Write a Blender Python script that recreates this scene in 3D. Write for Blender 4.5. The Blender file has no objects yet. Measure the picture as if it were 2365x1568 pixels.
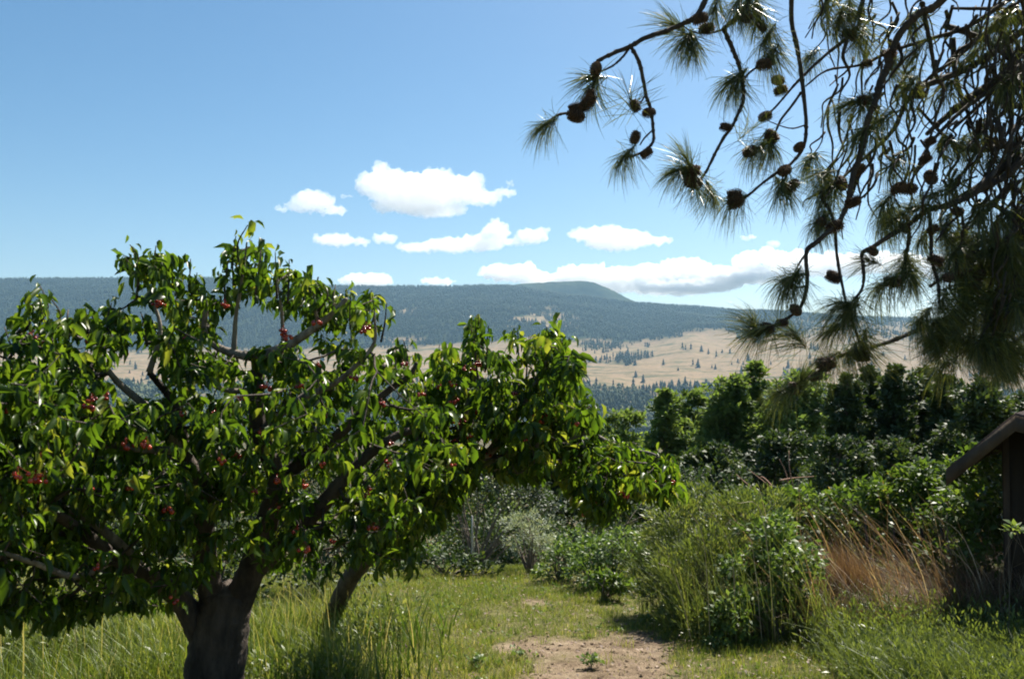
import bpy, math, random
import numpy as np
from mathutils import Vector, noise as mnoise

rng = np.random.default_rng(11)
random.seed(5)
S = bpy.context.scene
C = S.collection
R = math.radians

# ------------------------------------------------------------------ camera
PITCH = 2.0
cd = bpy.data.cameras.new('camera')
cam = bpy.data.objects.new('camera', cd); C.objects.link(cam)
cam.location = (0, 0, 1.6); cam.rotation_euler = (R(90 + PITCH), 0, 0)
cd.lens = 31; cd.sensor_width = 36; cd.clip_start = .05; cd.clip_end = 60000
cd.dof.use_dof = True; cd.dof.focus_distance = 9.0; cd.dof.aperture_fstop = 5.6
S.camera = cam

# ------------------------------------------------------------------ sky and sun
SUN_EL, SUN_AZ = 52.0, 36.0          # azimuth to the right of the view direction (+Y)
w = bpy.data.worlds.new('World'); S.world = w; w.use_nodes = True
wn = w.node_tree
sky = wn.nodes.new('ShaderNodeTexSky'); sky.sky_type = 'NISHITA'; sky.sun_disc = False
sky.sun_elevation = R(SUN_EL); sky.sun_rotation = R(SUN_AZ)
sky.altitude = 500; sky.air_density = 1.0; sky.dust_density = 1.2; sky.ozone_density = 1.3
bg = wn.nodes['Background']; hs = wn.nodes.new('ShaderNodeHueSaturation'); hs.inputs['Saturation'].default_value = 1.28; hs.inputs['Hue'].default_value = .492; wn.links.new(sky.outputs[0], hs.inputs['Color']); wn.links.new(hs.outputs[0], bg.inputs[0]); bg.inputs[1].default_value = 0.056
sd = bpy.data.lights.new('sun', 'SUN'); sd.energy = 5.0; sd.angle = R(.53); sd.color = (1, .94, .82)
sun = bpy.data.objects.new('sun', sd); C.objects.link(sun)
sv = Vector((math.sin(R(SUN_AZ)) * math.cos(R(SUN_EL)), math.cos(R(SUN_AZ)) * math.cos(R(SUN_EL)), math.sin(R(SUN_EL))))
sun.rotation_euler = sv.to_track_quat('Z', 'Y').to_euler(); sun.location = (0, 0, 30)
S.view_settings.view_transform = 'Standard'; S.view_settings.look = 'None'
S.view_settings.exposure = 1.17; S.view_settings.gamma = 1.0; S.view_settings.use_curve_mapping = False
cy = S.cycles
cy.use_denoising = True; cy.max_bounces = 10; cy.diffuse_bounces = 4; cy.glossy_bounces = 2
cy.transmission_bounces = 8; cy.volume_bounces = 20; cy.transparent_max_bounces = 16
cy.sample_clamp_indirect = 6; cy.caustics_reflective = False; cy.caustics_refractive = False
cy.filter_width = 1.9

# ------------------------------------------------------------------ helpers
F = 2036.5                            # focal length in the pixels of a 2365 px wide picture
CP, SP = math.cos(R(PITCH)), math.sin(R(PITCH))
def P(x, y, d):
    """the point at horizontal distance d (metres along +Y) seen in direction x, y"""
    u = (x - 1182.5) / F; v = (784 - y) / F
    fy = CP - v * SP; fz = SP + v * CP
    return np.array([u / fy * d, d, 1.6 + fz / fy * d])
def slope(y):
    v = (784 - np.asarray(y, float)) / F
    return (SP + v * CP) / (CP - v * SP)
def PX(p):
    """direction back from a point array (n,3)"""
    x, y, z = p[:, 0], p[:, 1], p[:, 2] - 1.6
    f = y * CP + z * SP; up = -y * SP + z * CP
    return 1182.5 + x / f * F, 784 - up / f * F
def nrm(a): return a / np.maximum(np.linalg.norm(a, axis=-1, keepdims=True), 1e-9)
def rdir(n): return nrm(rng.normal(size=(n, 3)))

def fbm2(x, y, seed=0, octaves=4):
    """cheap value noise, vectorised, about -1..1"""
    r = np.zeros_like(np.asarray(x, float)); a = 1.0; tot = 0
    for o in range(octaves):
        X = x * 2**o + 17.3 * o + seed * 7.1; Y = y * 2**o - 9.7 * o + seed * 3.3
        xi = np.floor(X); yi = np.floor(Y); fx = X - xi; fy = Y - yi
        fx = fx * fx * (3 - 2 * fx); fy = fy * fy * (3 - 2 * fy)
        def h(i, j):
            s = np.sin(i * 127.1 + j * 311.7 + seed * 13.7) * 43758.5453
            return (s - np.floor(s)) * 2 - 1
        v = (h(xi, yi) * (1 - fx) + h(xi + 1, yi) * fx) * (1 - fy) + (h(xi, yi + 1) * (1 - fx) + h(xi + 1, yi + 1) * fx) * fy
        r += v * a; tot += a; a *= .5
    return r / tot

def mesh(name, V, T, mat, parent=None, tint=None, smooth=False, extra=None):
    """one mesh object from arrays: V (n,3), T (m,3 or 4)"""
    V = np.ascontiguousarray(V, dtype=np.float32); T = np.ascontiguousarray(T, dtype=np.int32)
    me = bpy.data.meshes.new(name); k = T.shape[1]
    me.vertices.add(len(V)); me.vertices.foreach_set('co', V.ravel())
    me.loops.add(T.size); me.loops.foreach_set('vertex_index', T.ravel())
    me.polygons.add(len(T)); me.polygons.foreach_set('loop_start', np.arange(0, T.size, k, dtype=np.int32))
    me.polygons.foreach_set('loop_total', np.full(len(T), k, dtype=np.int32))
    if smooth: me.polygons.foreach_set('use_smooth', np.ones(len(T), bool))
    me.update(calc_edges=True)
    if tint is not None:
        a = me.attributes.new('tint', 'FLOAT', 'POINT'); a.data.foreach_set('value', np.ascontiguousarray(tint, dtype=np.float32))
    for kname, val in (extra or {}).items():
        a = me.attributes.new(kname, 'FLOAT', 'POINT'); a.data.foreach_set('value', np.ascontiguousarray(val, dtype=np.float32))
    me.materials.append(mat)
    o = bpy.data.objects.new(name, me); C.objects.link(o)
    if parent:
        o.parent = parent
        o.location = -parent.location
    return o
def tag(o, label=None, cat=None, group=None, kind=None):
    if label: o['label'] = label
    if cat: o['category'] = cat
    if group: o['group'] = group
    if kind: o['kind'] = kind
    return o
def thing(name, label, cat, loc, group=None):
    o = bpy.data.objects.new(name, None); C.objects.link(o); o.location = Vector([float(a) for a in loc])
    o.empty_display_size = .2
    return tag(o, label, cat, group)

class Acc:
    """collects triangles for one mesh"""
    def __init__(s): s.V = []; s.T = []; s.t = []; s.n = 0
    def add(s, V, T, t=.5):
        T = np.asarray(T)
        if T.shape[1] == 4: T = np.vstack([T[:, [0, 1, 2]], T[:, [0, 2, 3]]])
        s.V.append(V); s.T.append(T + s.n); s.n += len(V)
        s.t.append(np.full(len(V), t) if np.isscalar(t) else t)
    def build(s, name, mat, parent=None, smooth=False):
        return mesh(name, np.vstack(s.V), np.vstack(s.T), mat, parent, np.concatenate(s.t), smooth)

def frames(d, up=None, roll=None):
    """rotation matrices whose x axis is d; z axis near up, rolled"""
    n = len(d); d = nrm(d)
    if up is None: up = np.tile([0, 0, 1.0], (n, 1))
    up = up + rng.normal(size=(n, 3)) * .05
    z = nrm(up - (up * d).sum(1, keepdims=True) * d); y = np.cross(z, d)
    if roll is not None:
        c, s_ = np.cos(roll)[:, None], np.sin(roll)[:, None]
        y, z = c * y + s_ * z, c * z - s_ * y
    return np.stack([d, y, z], axis=2)
def inst(tv, tt, pos, M, sc):
    """copies of a template: returns V, T"""
    n, k = len(pos), len(tv)
    sc = np.asarray(sc, float)
    if sc.ndim == 1: sc = np.repeat(sc[:, None], 3, 1)
    L = tv[None] * sc[:, None, :]
    V = np.einsum('nij,nkj->nki', M, L) + pos[:, None]
    T = tt[None] + (np.arange(n) * k)[:, None, None]
    return V.reshape(-1, 3), T.reshape(-1, 3)

# leaf templates along +X, unit length
def leaf_template(wd, bend, fold=.12):
    st = [(0, 0), (.28, .86), (.62, .92), (1, 0)]
    v = []
    def bp(s, o, z):
        a = bend * s
        x = math.sin(a) / bend if bend else s
        zz = -(1 - math.cos(a)) / bend if bend else 0
        return (x, o, zz + z)
    v.append(bp(0, 0, 0))
    for s, q in st[1:3]:
        v += [bp(s, wd * q / 2, fold * wd), bp(s, 0, 0), bp(s, -wd * q / 2, fold * wd)]
    v.append(bp(1, 0, 0))
    t = [(0, 2, 1), (0, 3, 2), (1, 2, 5), (1, 5, 4), (2, 3, 6), (2, 6, 5), (4, 5, 7), (5, 6, 7)]
    return np.array(v), np.array(t)
LEAF = [leaf_template(.36, .9, .45), leaf_template(.40, 1.5, .4), leaf_template(.32, .4, .55)]
def mini(wd):
    return np.array([(0, 0, 0), (.45, wd / 2, .12 * wd), (.45, -wd / 2, .12 * wd), (1, 0, -.12)]), np.array([(0, 2, 1), (1, 2, 3)])
MINI, MINI_N = mini(.5), mini(.24)

def catmull(pts, k=5):
    p = np.asarray(pts, float)
    if len(p) < 3: k = max(k, 2); return np.array([p[0] * (1 - t) + p[-1] * t for t in np.linspace(0, 1, k + 1)])
    q = np.vstack([2 * p[0] - p[1], p, 2 * p[-1] - p[-2]]); out = []
    for i in range(1, len(q) - 2):
        for t in np.arange(k) / k:
            a, b, c, d = q[i - 1], q[i], q[i + 1], q[i + 2]
            out.append(.5 * (2 * b + (c - a) * t + (2 * a - 5 * b + 4 * c - d) * t * t + (3 * b - a - 3 * c + d) * t**3))
    out.append(p[-1]); return np.array(out)
def tube(acc, pts, r0, r1, sides=6, k=5, rough=0., power=1., t=.5):
    p = catmull(pts, k) if k > 1 else np.asarray(pts, float)
    n = len(p); tan = nrm(np.gradient(p, axis=0))
    ref = np.array([.31, .2, .93]) if abs(tan[:, 2]).mean() < .7 else np.array([.9, .37, .1])
    a = nrm(np.cross(tan, ref)); b = np.cross(tan, a)
    s = np.linspace(0, 1, n) ** power
    rad = (r0 + (r1 - r0) * s)[:, None]
    th = np.linspace(0, 2 * math.pi, sides, endpoint=False)
    rr = rad * (1 + rough * rng.normal(size=(n, sides)))
    V = p[:, None] + (np.cos(th)[None, :, None] * a[:, None] + np.sin(th)[None, :, None] * b[:, None]) * rr[:, :, None]
    V = np.vstack([V.reshape(-1, 3), p[-1:] + tan[-1:] * r1 * .6, p[:1] - tan[:1] * r0 * .1])
    T = []
    for i in range(n - 1):
        for j in range(sides):
            A, B = i * sides + j, i * sides + (j + 1) % sides
            T += [(A, B, B + sides), (A, B + sides, A + sides)]
    e = n * sides
    for j in range(sides):
        T.append(((n - 1) * sides + j, (n - 1) * sides + (j + 1) % sides, e)); T.append(((j + 1) % sides, j, e + 1))
    acc.add(V, np.array(T), t)
    return p
def segs(acc, A, B, ra, rb, sides=4):
    """many straight thin twigs at once"""
    n = len(A); d = nrm(B - A); M = frames(d)
    th = np.linspace(0, 2 * math.pi, sides, endpoint=False)
    ring = M[:, :, 1][:, None] * np.cos(th)[None, :, None] + M[:, :, 2][:, None] * np.sin(th)[None, :, None]
    V = np.concatenate([A[:, None] + ring * np.asarray(ra).reshape(-1, 1, 1), B[:, None] + ring * np.asarray(rb).reshape(-1, 1, 1)], 1)
    t = []
    for j in range(sides):
        k = (j + 1) % sides; t += [(j, k, k + sides), (j, k + sides, j + sides)]
    T = np.array(t)[None] + (np.arange(n) * 2 * sides)[:, None, None]
    acc.add(V.reshape(-1, 3), T.reshape(-1, 3))

def inpoly(x, y, poly):
    poly = np.asarray(poly, float); x = np.asarray(x); y = np.asarray(y); c = np.zeros(x.shape, bool)
    j = len(poly) - 1
    for i in range(len(poly)):
        xi, yi = poly[i]; xj, yj = poly[j]
        c ^= ((yi > y) != (yj > y)) & (x < (xj - xi) * (y - yi) / (yj - yi + 1e-12) + xi); j = i
    return c

# ------------------------------------------------------------------ materials
def newmat(name):
    m = bpy.data.materials.new(name); m.use_nodes = True; nt = m.node_tree
    return m, nt, nt.nodes, nt.links, nt.nodes['Principled BSDF']
def ramp(nt, fac, stops):
    r = nt.nodes.new('ShaderNodeValToRGB'); el = r.color_ramp.elements
    while len(el) < len(stops): el.new(.5)
    for e, (p_, c_) in zip(el, stops): e.position = p_; e.color = (*c_, 1)
    nt.links.new(fac, r.inputs[0]); return r.outputs[0]
def noise_tex(nt, scale, detail=4, rough=.55, coord='Object', vec=None):
    n = nt.nodes.new('ShaderNodeTexNoise'); n.inputs['Scale'].default_value = scale
    n.inputs['Detail'].default_value = detail; n.inputs['Roughness'].default_value = rough
    if vec is None:
        tc = nt.nodes.new('ShaderNodeTexCoord'); vec = tc.outputs[coord]
    nt.links.new(vec, n.inputs['Vector']); return n.outputs['Fac']
def leafmat(name, stops, rough=.42, trans=.4, tcol=2.0, spec=.5):
    m, nt, N, L, B = newmat(name)
    at = N.new('ShaderNodeAttribute'); at.attribute_name = 'tint'
    col = ramp(nt, at.outputs['Fac'], stops)
    L.new(col, B.inputs['Base Color']); B.inputs['Roughness'].default_value = rough
    B.inputs['Specular IOR Level'].default_value = spec
    tr = N.new('ShaderNodeBsdfTranslucent')
    mx = N.new('ShaderNodeMix'); mx.data_type = 'RGBA'; mx.blend_type = 'MULTIPLY'; mx.inputs[0].default_value = 1
    L.new(col, mx.inputs[6]); mx.inputs[7].default_value = (tcol * 1.15, tcol * 1.1, tcol * .55, 1)
    L.new(mx.outputs[2], tr.inputs[0])
    ms = N.new('ShaderNodeMixShader'); ms.inputs[0].default_value = trans
    L.new(B.outputs[0], ms.inputs[1]); L.new(tr.outputs[0], ms.inputs[2])
    L.new(ms.outputs[0], N['Material Output'].inputs[0])
    return m
def barkmat(name, c1, c2, scale=9, bump=.5, rough=.85):
    m, nt, N, L, B = newmat(name)
    tc = N.new('ShaderNodeTexCoord'); mp = N.new('ShaderNodeMapping'); mp.inputs['Scale'].default_value = (1, 1, .35)
    L.new(tc.outputs['Object'], mp.inputs[0])
    f = noise_tex(nt, scale, 6, .65, vec=mp.outputs[0]); L.new(ramp(nt, f, [(.35, c1), (.68, c2)]), B.inputs['Base Color'])
    B.inputs['Roughness'].default_value = rough
    f2 = noise_tex(nt, scale * 4, 5, .7, vec=mp.outputs[0])
    b = N.new('ShaderNodeBump'); b.inputs['Strength'].default_value = bump; b.inputs['Distance'].default_value = .03
    L.new(f2, b.inputs['Height']); L.new(b.outputs[0], B.inputs['Normal'])
    return m

M_cherry = leafmat('cherry_leaf', [(0, (.016, .038, .005)), (.45, (.048, .090, .008)), (.8, (.084, .134, .013)), (1, (.15, .172, .026))], .36, .42, 2.3, .36)
M_bark = barkmat('cherry_bark', (.016, .010, .008), (.12, .09, .07), 7, .9)
M_limb = barkmat('pale_cherry_bark', (.09, .07, .055), (.36, .31, .26), 16, .5)  # young bark's paleness, raised to put sunlight onto the thin limbs
M_twig = barkmat('twig_bark', (.10, .075, .055), (.26, .21, .17), 14, .2)
M_pine = leafmat('pine_needle', [(0, (.024, .036, .010)), (.6, (.064, .085, .022)), (1, (.17, .17, .05))], .38, .28, 2.0)
M_pbark = barkmat('pine_bark', (.020, .014, .010), (.065, .045, .030), 12, .6)
M_locust = leafmat('pale_tree_leaf', [(0, (.050, .085, .026)), (.6, (.095, .145, .042)), (1, (.16, .20, .065))], .7, .42, 2.0, .3)
M_dark = leafmat('dark_tree_leaf', [(0, (.018, .036, .010)), (.6, (.040, .070, .018)), (1, (.085, .11, .03))], .6, .28, 1.6)  # dark green foliage, lowered further to put shade into the colour
M_olive = leafmat('silver_leaf', [(0, (.22, .26, .18)), (.6, (.36, .41, .30)), (1, (.52, .56, .45))], .55, .3, 1.0)
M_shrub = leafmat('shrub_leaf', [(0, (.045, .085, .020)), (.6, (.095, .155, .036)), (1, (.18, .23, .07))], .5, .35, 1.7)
M_weed = leafmat('weed_leaf', [(0, (.060, .085, .022)), (.6, (.125, .165, .040)), (1, (.27, .27, .10))], .45, .35, 1.5)
M_vine = leafmat('vine_leaf', [(0, (.028, .054, .010)), (.6, (.066, .112, .020)), (.9, (.12, .165, .034)), (1, (.26, .15, .04))], .46, .38, 1.8, .35)
M_grass = leafmat('grass_blade', [(0, (.055, .095, .016)), (.5, (.150, .195, .032)), (.85, (.27, .265, .075)), (1, (.48, .40, .22))], .5, .4, 1.5)
M_dry = leafmat('dry_grass_blade', [(0, (.075, .045, .03)), (.45, (.17, .10, .072)), (.8, (.31, .21, .155)), (1, (.56, .46, .37))], .55, .35, 1.2)
M_conifer = leafmat('far_conifer', [(0, (.014, .026, .014)), (.7, (.030, .046, .020)), (1, (.12, .13, .06))], .8, .0, 1, .1)

# ------------------------------------------------------------------ terrain
KX = [-2500, 0, 290, 480, 740, 1000, 1180, 1300, 1460, 1600, 1850, 2100, 2365, 4800]
RIDGE = [650, 643, 640, 640, 660, 660, 658, 677, 700, 710, 722, 738, 748, 800]
BOUND = [800, 800, 805, 808, 803, 798, 775, 785, 790, 768, 775, 790, 800, 800]
def H(X, Y):
    X = np.asarray(X, float); Y = np.asarray(Y, float)
    zn = np.interp(Y, [-40, 0, 10.8, 14, 22, 40, 60], [3.2, 0, -.864, -1.45, -4.2, -10.5, -16])
    zn = zn + .05 * fbm2(X * .5, Y * .5, 3) * np.clip((14 - np.abs(X)) / 8, 0, 1) - .0
    u = 1182.5 + X / np.maximum(Y, 1) * F
    z1 = slope(1003) * 1300; z2 = 1800 * slope(925)
    z3 = 3000 * slope(np.interp(u, KX, BOUND)); z4 = 4300 * slope(np.interp(u, KX, RIDGE)) - 12
    t = lambda a, b: np.clip((Y - a) / (b - a), 0, 1)
    zf = -16 + (-58 + 16) * t(60, 300) + (z1 + 58) * t(300, 1300) + (z2 - z1) * t(1300, 1800) + (z3 - z2) * t(1800, 3000)
    s = t(3000, 4300); zf = zf + (z4 - z3) * (1.35 * s - .35 * s * s) - (z4 + 120) * t(4300, 6500) * .6
    amp = np.interp(Y, [60, 400, 1500, 2500, 4000, 4300, 9000], [0, 5, 14, 26, 34, 5, 30])
    zf = zf + amp * fbm2(X / 330, Y / 330, 5, 5)
    return np.where(Y < 60, zn, zf)

def gridmesh(name, X, Y, mat, label, extra=None):
    Z = H(X, Y); n, m = X.shape
    V = np.stack([X, Y, Z], -1).reshape(-1, 3)
    i = np.arange(n * m).reshape(n, m)
    Q = np.stack([i[:-1, :-1], i[:-1, 1:], i[1:, 1:], i[1:, :-1]], -1).reshape(-1, 4)
    o = mesh(name, V, Q, mat, smooth=True, extra=extra(V) if extra else None)
    tag(o, label, name, kind='structure'); return o

def dirtmask(X, Y):
    n = fbm2(X * 2.2, Y * 1.6, 9, 4) * .55
    a = .92 - np.hypot((X - .52) / .86, (Y - 5.9) / 1.75) + n * 1.5
    b = .36 - np.hypot((X + .55) / 1.1, (Y - 6.4) / .55) + n
    c = .30 - np.hypot((X - .2) / .9, (Y - 8.8) / 1.0) + n * .9
    return np.clip(np.maximum(np.maximum(a, b), c) * 3.0, 0, 1)

m, nt, N, L, B = newmat('orchard_soil')
at = N.new('ShaderNodeAttribute'); at.attribute_name = 'dirt'
f = noise_tex(nt, 5, 6, .7); soil = ramp(nt, f, [(.3, (.13, .092, .06)), (.5, (.27, .20, .135)), (.72, (.42, .33, .23))])
f2 = noise_tex(nt, 9, 5, .7); thatch = ramp(nt, f2, [(.3, (.08, .09, .03)), (.7, (.24, .21, .09))])
mx = N.new('ShaderNodeMix'); mx.data_type = 'RGBA'; L.new(at.outputs['Fac'], mx.inputs[0]); L.new(thatch, mx.inputs[6]); L.new(soil, mx.inputs[7])
L.new(mx.outputs[2], B.inputs['Base Color']); B.inputs['Roughness'].default_value = 1; B.inputs['Specular IOR Level'].default_value = .1
bp_ = N.new('ShaderNodeBump'); bp_.inputs['Strength'].default_value = 1; bp_.inputs['Distance'].default_value = .05
L.new(noise_tex(nt, 22, 6, .75), bp_.inputs['Height']); L.new(bp_.outputs[0], B.inputs['Normal'])
M_soil = m
xs = np.concatenate([np.linspace(-60, -7, 40)[:-1], np.linspace(-7, 7, 240), np.linspace(7, 60, 40)[1:]])
ys = np.concatenate([np.linspace(-30, 2, 20)[:-1], np.linspace(2, 12, 170), np.linspace(12, 61, 60)[1:]])
gx, gy = np.meshgrid(xs, ys)
gridmesh('ground', gx, gy, M_soil, 'grassy orchard ground with a bare patch of pinkish soil', lambda V: {'dirt': dirtmask(V[:, 0], V[:, 1])})

def forest(u, yp, Y):
    """0..1 how wooded a piece of the far slope is"""
    yb = np.interp(u, KX, BOUND); n = fbm2(u / 60, yp / 22, 21, 4); n2 = fbm2(u / 22, yp / 9, 4, 3)
    a = np.clip((yb - yp + n * 16) / 10 + .5, 0, 1)
    clear = np.clip(.75 - np.hypot((u - 1265) / 85, (yp - 735) / 26) + n2 * 1.5, 0, 1)       # pale clearings
    clear = np.maximum(clear, np.clip(1.0 - np.hypot((u - 940) / 26, (yp - 718) / 10) + n2 * .8, 0, 1))
    clear = np.maximum(clear, np.clip(.9 - np.hypot((u - 930) / 60, (yp - 785) / 10) + n2 * .8, 0, 1))
    clear = np.maximum(clear, np.clip(.9 - np.hypot((u - 390) / 40, (yp - 775) / 12) + n2 * .8, 0, 1))
    right = np.clip((u - 1780) / 120, 0, 1) * np.clip((yp - 728) / 20 + n2 * .8, 0, 1)
    a = a * (1 - np.clip(clear * 1.4, 0, 1)) * (1 - .85 * right)
    # scattered spill of trees below the edge, around u 1150-1450
    a = np.maximum(a, np.clip(1.0 - np.hypot((u - 1400) / 60, (yp - 795) / 20) + n2 * .8, 0, 1) * .6)
    st = np.clip(1.1 - np.hypot((u - 1425) / 75, (yp - 833) / 9) + n2, 0, 1)
    lo = np.clip((yp - (893 + 14 * fbm2(u / 50, u * 0, 2, 2) + np.interp(u, [0, 1300, 1550, 1650, 2400], [-10, -8, 0, -5, 12]))) / 8, 0, 1) * (.45 + .55 * (n2 > -.15))
    sc = np.clip((n2 * .6 + n * .6 - .34) * 3, 0, .5) * np.clip((900 - yp) / 30, 0, 1)
    return np.clip(np.maximum(np.maximum(np.maximum(a, st * .8), lo), sc), 0, 1)

m, nt, N, L, B = newmat('far_slope')
tc = N.new('ShaderNodeTexCoord'); mp = N.new('ShaderNodeMapping'); mp.inputs['Scale'].default_value = (.0024, .007, .007); L.new(tc.outputs['Object'], mp.inputs[0])
f = noise_tex(nt, 3.0, 8, .62, vec=mp.outputs[0])
f_ = noise_tex(nt, .045, 6, .7); ma = N.new('ShaderNodeMath'); ma.operation = 'MULTIPLY_ADD'; nt.links.new(f_, ma.inputs[0]); ma.inputs[1].default_value = .38; mb = N.new('ShaderNodeMath'); mb.operation = 'SUBTRACT'; nt.links.new(f, mb.inputs[0]); mb.inputs[1].default_value = .19; nt.links.new(mb.outputs[0], ma.inputs[2]); f = ma.outputs[0]
g1 = ramp(nt, f, [(.30, (.07, .075, .04)), (.42, (.15, .125, .07)), (.50, (.27, .19, .12)), (.57, (.18, .14, .085)), (.66, (.27, .185, .12)), (.76, (.10, .10, .05))])
at = N.new('ShaderNodeAttribute'); at.attribute_name = 'forest'
mx = N.new('ShaderNodeMix'); mx.data_type = 'RGBA'; L.new(at.outputs['Fac'], mx.inputs[0]); L.new(g1, mx.inputs[6]); mx.inputs[7].default_value = (.032, .042, .022, 1)
L.new(mx.outputs[2], B.inputs['Base Color']); B.inputs['Roughness'].default_value = 1; B.inputs['Specular IOR Level'].default_value = 0
M_slope = m
us = np.linspace(-1.05, 1.05, 460)
yr = np.concatenate([np.geomspace(60, 1200, 60)[:-1], np.linspace(1200, 4500, 300), np.linspace(4550, 5200, 6)])
U, Yg = np.meshgrid(us, yr)
def fm(V):
    u, yp = PX(V); return {'forest': np.where(V[:, 1] > 1100, forest(u, yp, V[:, 1]), .6)}
gridmesh('hills', U * Yg, Yg, M_slope, 'pale dry grassland hills and wooded ridge across the valley', fm)

# conifer: ragged stack of cones
def conifer_template(sides=6, tiers=4, seed=0):
    r = np.random.default_rng(seed); V = []; T = []
    for k in range(tiers):
        z0 = .08 + .80 * k / tiers; z1 = z0 + .92 / tiers * 1.5; rad = .21 * (1 - k / (tiers + .6)) * r.uniform(.85, 1.15); b = len(V)
        for j in range(sides):
            a = 2 * math.pi * (j + .5 * (k % 2)) / sides; q = rad * r.uniform(.7, 1.25)
            V.append((q * math.cos(a), q * math.sin(a), z0 + r.uniform(-.03, .02)))
        V.append((0, 0, min(z1, 1.0))); V.append((0, 0, z0 + .05))
        for j in range(sides):
            T += [(b + j, b + (j + 1) % sides, b + sides), (b + (j + 1) % sides, b + j, b + sides + 1)]
    V[-2] = (0, 0, 1.0)
    return np.array(V), np.array(T)

# the far-off wood: one mass
tv, tt = conifer_template(5, 2, 3)
n = 150000
Yt = np.sqrt(rng.uniform(1250**2, 4420**2, n)); ut = rng.uniform(-.64, .64, n); Xt = ut * Yt
pt = np.stack([Xt, Yt, H(Xt, Yt)], 1); u_, yp_ = PX(pt)
fr = forest(u_, yp_, Yt)
fr = np.where(fbm2(u_ / 9, yp_ / 5, 31, 2) > .55, fr * .5, fr)
keep = rng.uniform(size=n) < fr * .62 * np.where(Yt > 4150, 2.0, 1)
pt = pt[keep]; n = len(pt)
ang = rng.uniform(0, 6.28, n); c_, s_ = np.cos(ang), np.sin(ang); Mz = np.zeros((n, 3, 3)); Mz[:, 0, 0] = c_; Mz[:, 0, 1] = -s_; Mz[:, 1, 0] = s_; Mz[:, 1, 1] = c_; Mz[:, 2, 2] = 1
hh = rng.uniform(11, 24, n) * np.where(pt[:, 1] < 2400, .95, 1.0)
wide = rng.uniform(.8, 1.4, n); decid = (pt[:, 1] < 2300) & (fbm2(pt[:, 0] / 90, pt[:, 1] / 120, 8, 2) > .0)
hh = np.where(decid, hh * .7, hh)
V, T = inst(tv, tt, pt, Mz, np.stack([hh * wide * np.where(decid, 2.2, 1), hh * wide * np.where(decid, 2.2, 1), hh], 1))
tint = np.repeat(np.where(decid, rng.uniform(.75, 1.0, n), rng.uniform(0, .65, n)), len(tv))
o = mesh('forest', V, T, M_conifer, tint=tint); tag(o, 'blue hazed conifer forest covering the far ridge and valley side', 'forest', kind='stuff')

# conifers one can tell apart on the tan slope
CONS = [conifer_template(7, 5, k) for k in range(4)]
cmeshes = []
lone = [(1468, 872), (1485, 884), (1338, 880), (1348, 888), (1405, 838), (1620, 812), (1636, 818), (1668, 815), (1704, 838), (1716, 842), (1727, 834), (1742, 840), (1690, 842),
        (1582, 890), (1604, 898), (1712, 862), (1726, 868), (1780, 842), (1612, 848), (1532, 842), (1495, 770), (1644, 850), (1652, 852), (330, 868), (342, 876), (350, 868), (362, 874), (300, 862),
        (1820, 850), (1870, 828), (1560, 900), (1545, 908), (2040, 822), (2090, 830), (1450, 818), (1566, 856)]
base = None
for i, (x, y) in enumerate(lone):
    # walk out until the slope is met
    ds = np.linspace(1500, 3600, 800); sl = (H((x - 1182.5) / F * ds, ds) - 1.6) / ds
    k = np.argmax(sl > slope(y)); d = ds[k]; X = (x - 1182.5) / F * d
    v_, t_ = CONS[i % 4]
    if len(cmeshes) < 4:
        o = mesh('conifer', v_, t_, M_conifer, tint=np.full(len(v_), .15 + .1 * i)); cmeshes.append(o.data)
    else:
        o = bpy.data.objects.new('conifer', cmeshes[i % 4]); C.objects.link(o)
    h = random.uniform(11, 28); o.scale = (h * random.uniform(1.1, 1.6), h * random.uniform(1.1, 1.6), h)
    o.location = (X, d, float(H(X, d)) - 2); o.rotation_euler = (0, 0, random.uniform(0, 6))
    tag(o, 'small dark lone conifer standing on the pale dry slope across the valley', 'conifer', 'lone conifers on the dry slope')

# far blue mountain behind the ridge
mu = np.linspace(900, 1760, 200); prof = np.interp(mu, [900, 1100, 1200, 1270, 1340, 1370, 1410, 1460, 1520, 1600, 1760], [700, 668, 656, 651, 649, 652, 668, 694, 712, 740, 790])
rows = []
for k, q in enumerate(np.linspace(0, 1, 30)):
    d = 4500 + 350 * q; zz = slope(prof) * 4850 * math.sin(q * math.pi / 2) ** 1.0 + 40 * (1 - q) * fbm2(mu / 30, mu * 0 + q * 8, 3) + fbm2(mu / 4, mu * 0 + k, 6, 2) * 5
    rows.append(np.stack([(mu - 1182.5) / F * d * 1.0, np.full(200, d), zz], 1))
for q in (1.3, 2.): rows.append(np.stack([(mu - 1182.5) / F * 4850, np.full(200, 4850 + 400 * (q - 1)), slope(prof) * 4850 * (2 - q) - 50], 1))
V = np.vstack(rows); i = np.arange(len(rows) * 200).reshape(len(rows), 200)
Q = np.stack([i[:-1, :-1], i[:-1, 1:], i[1:, 1:], i[1:, :-1]], -1).reshape(-1, 4)
m, nt, N, L, B = newmat('mountain_wood'); L.new(ramp(nt, noise_tex(nt, .01, 6, .7), [(.3, (.025, .035, .018)), (.7, (.06, .07, .035))]), B.inputs['Base Color']); B.inputs['Roughness'].default_value = 1; B.inputs['Specular IOR Level'].default_value = 0
tag(mesh('mountain', V, Q, m, smooth=True), 'rounded pale blue mountain rising behind the forested ridge', 'mountain', kind='structure')
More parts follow.
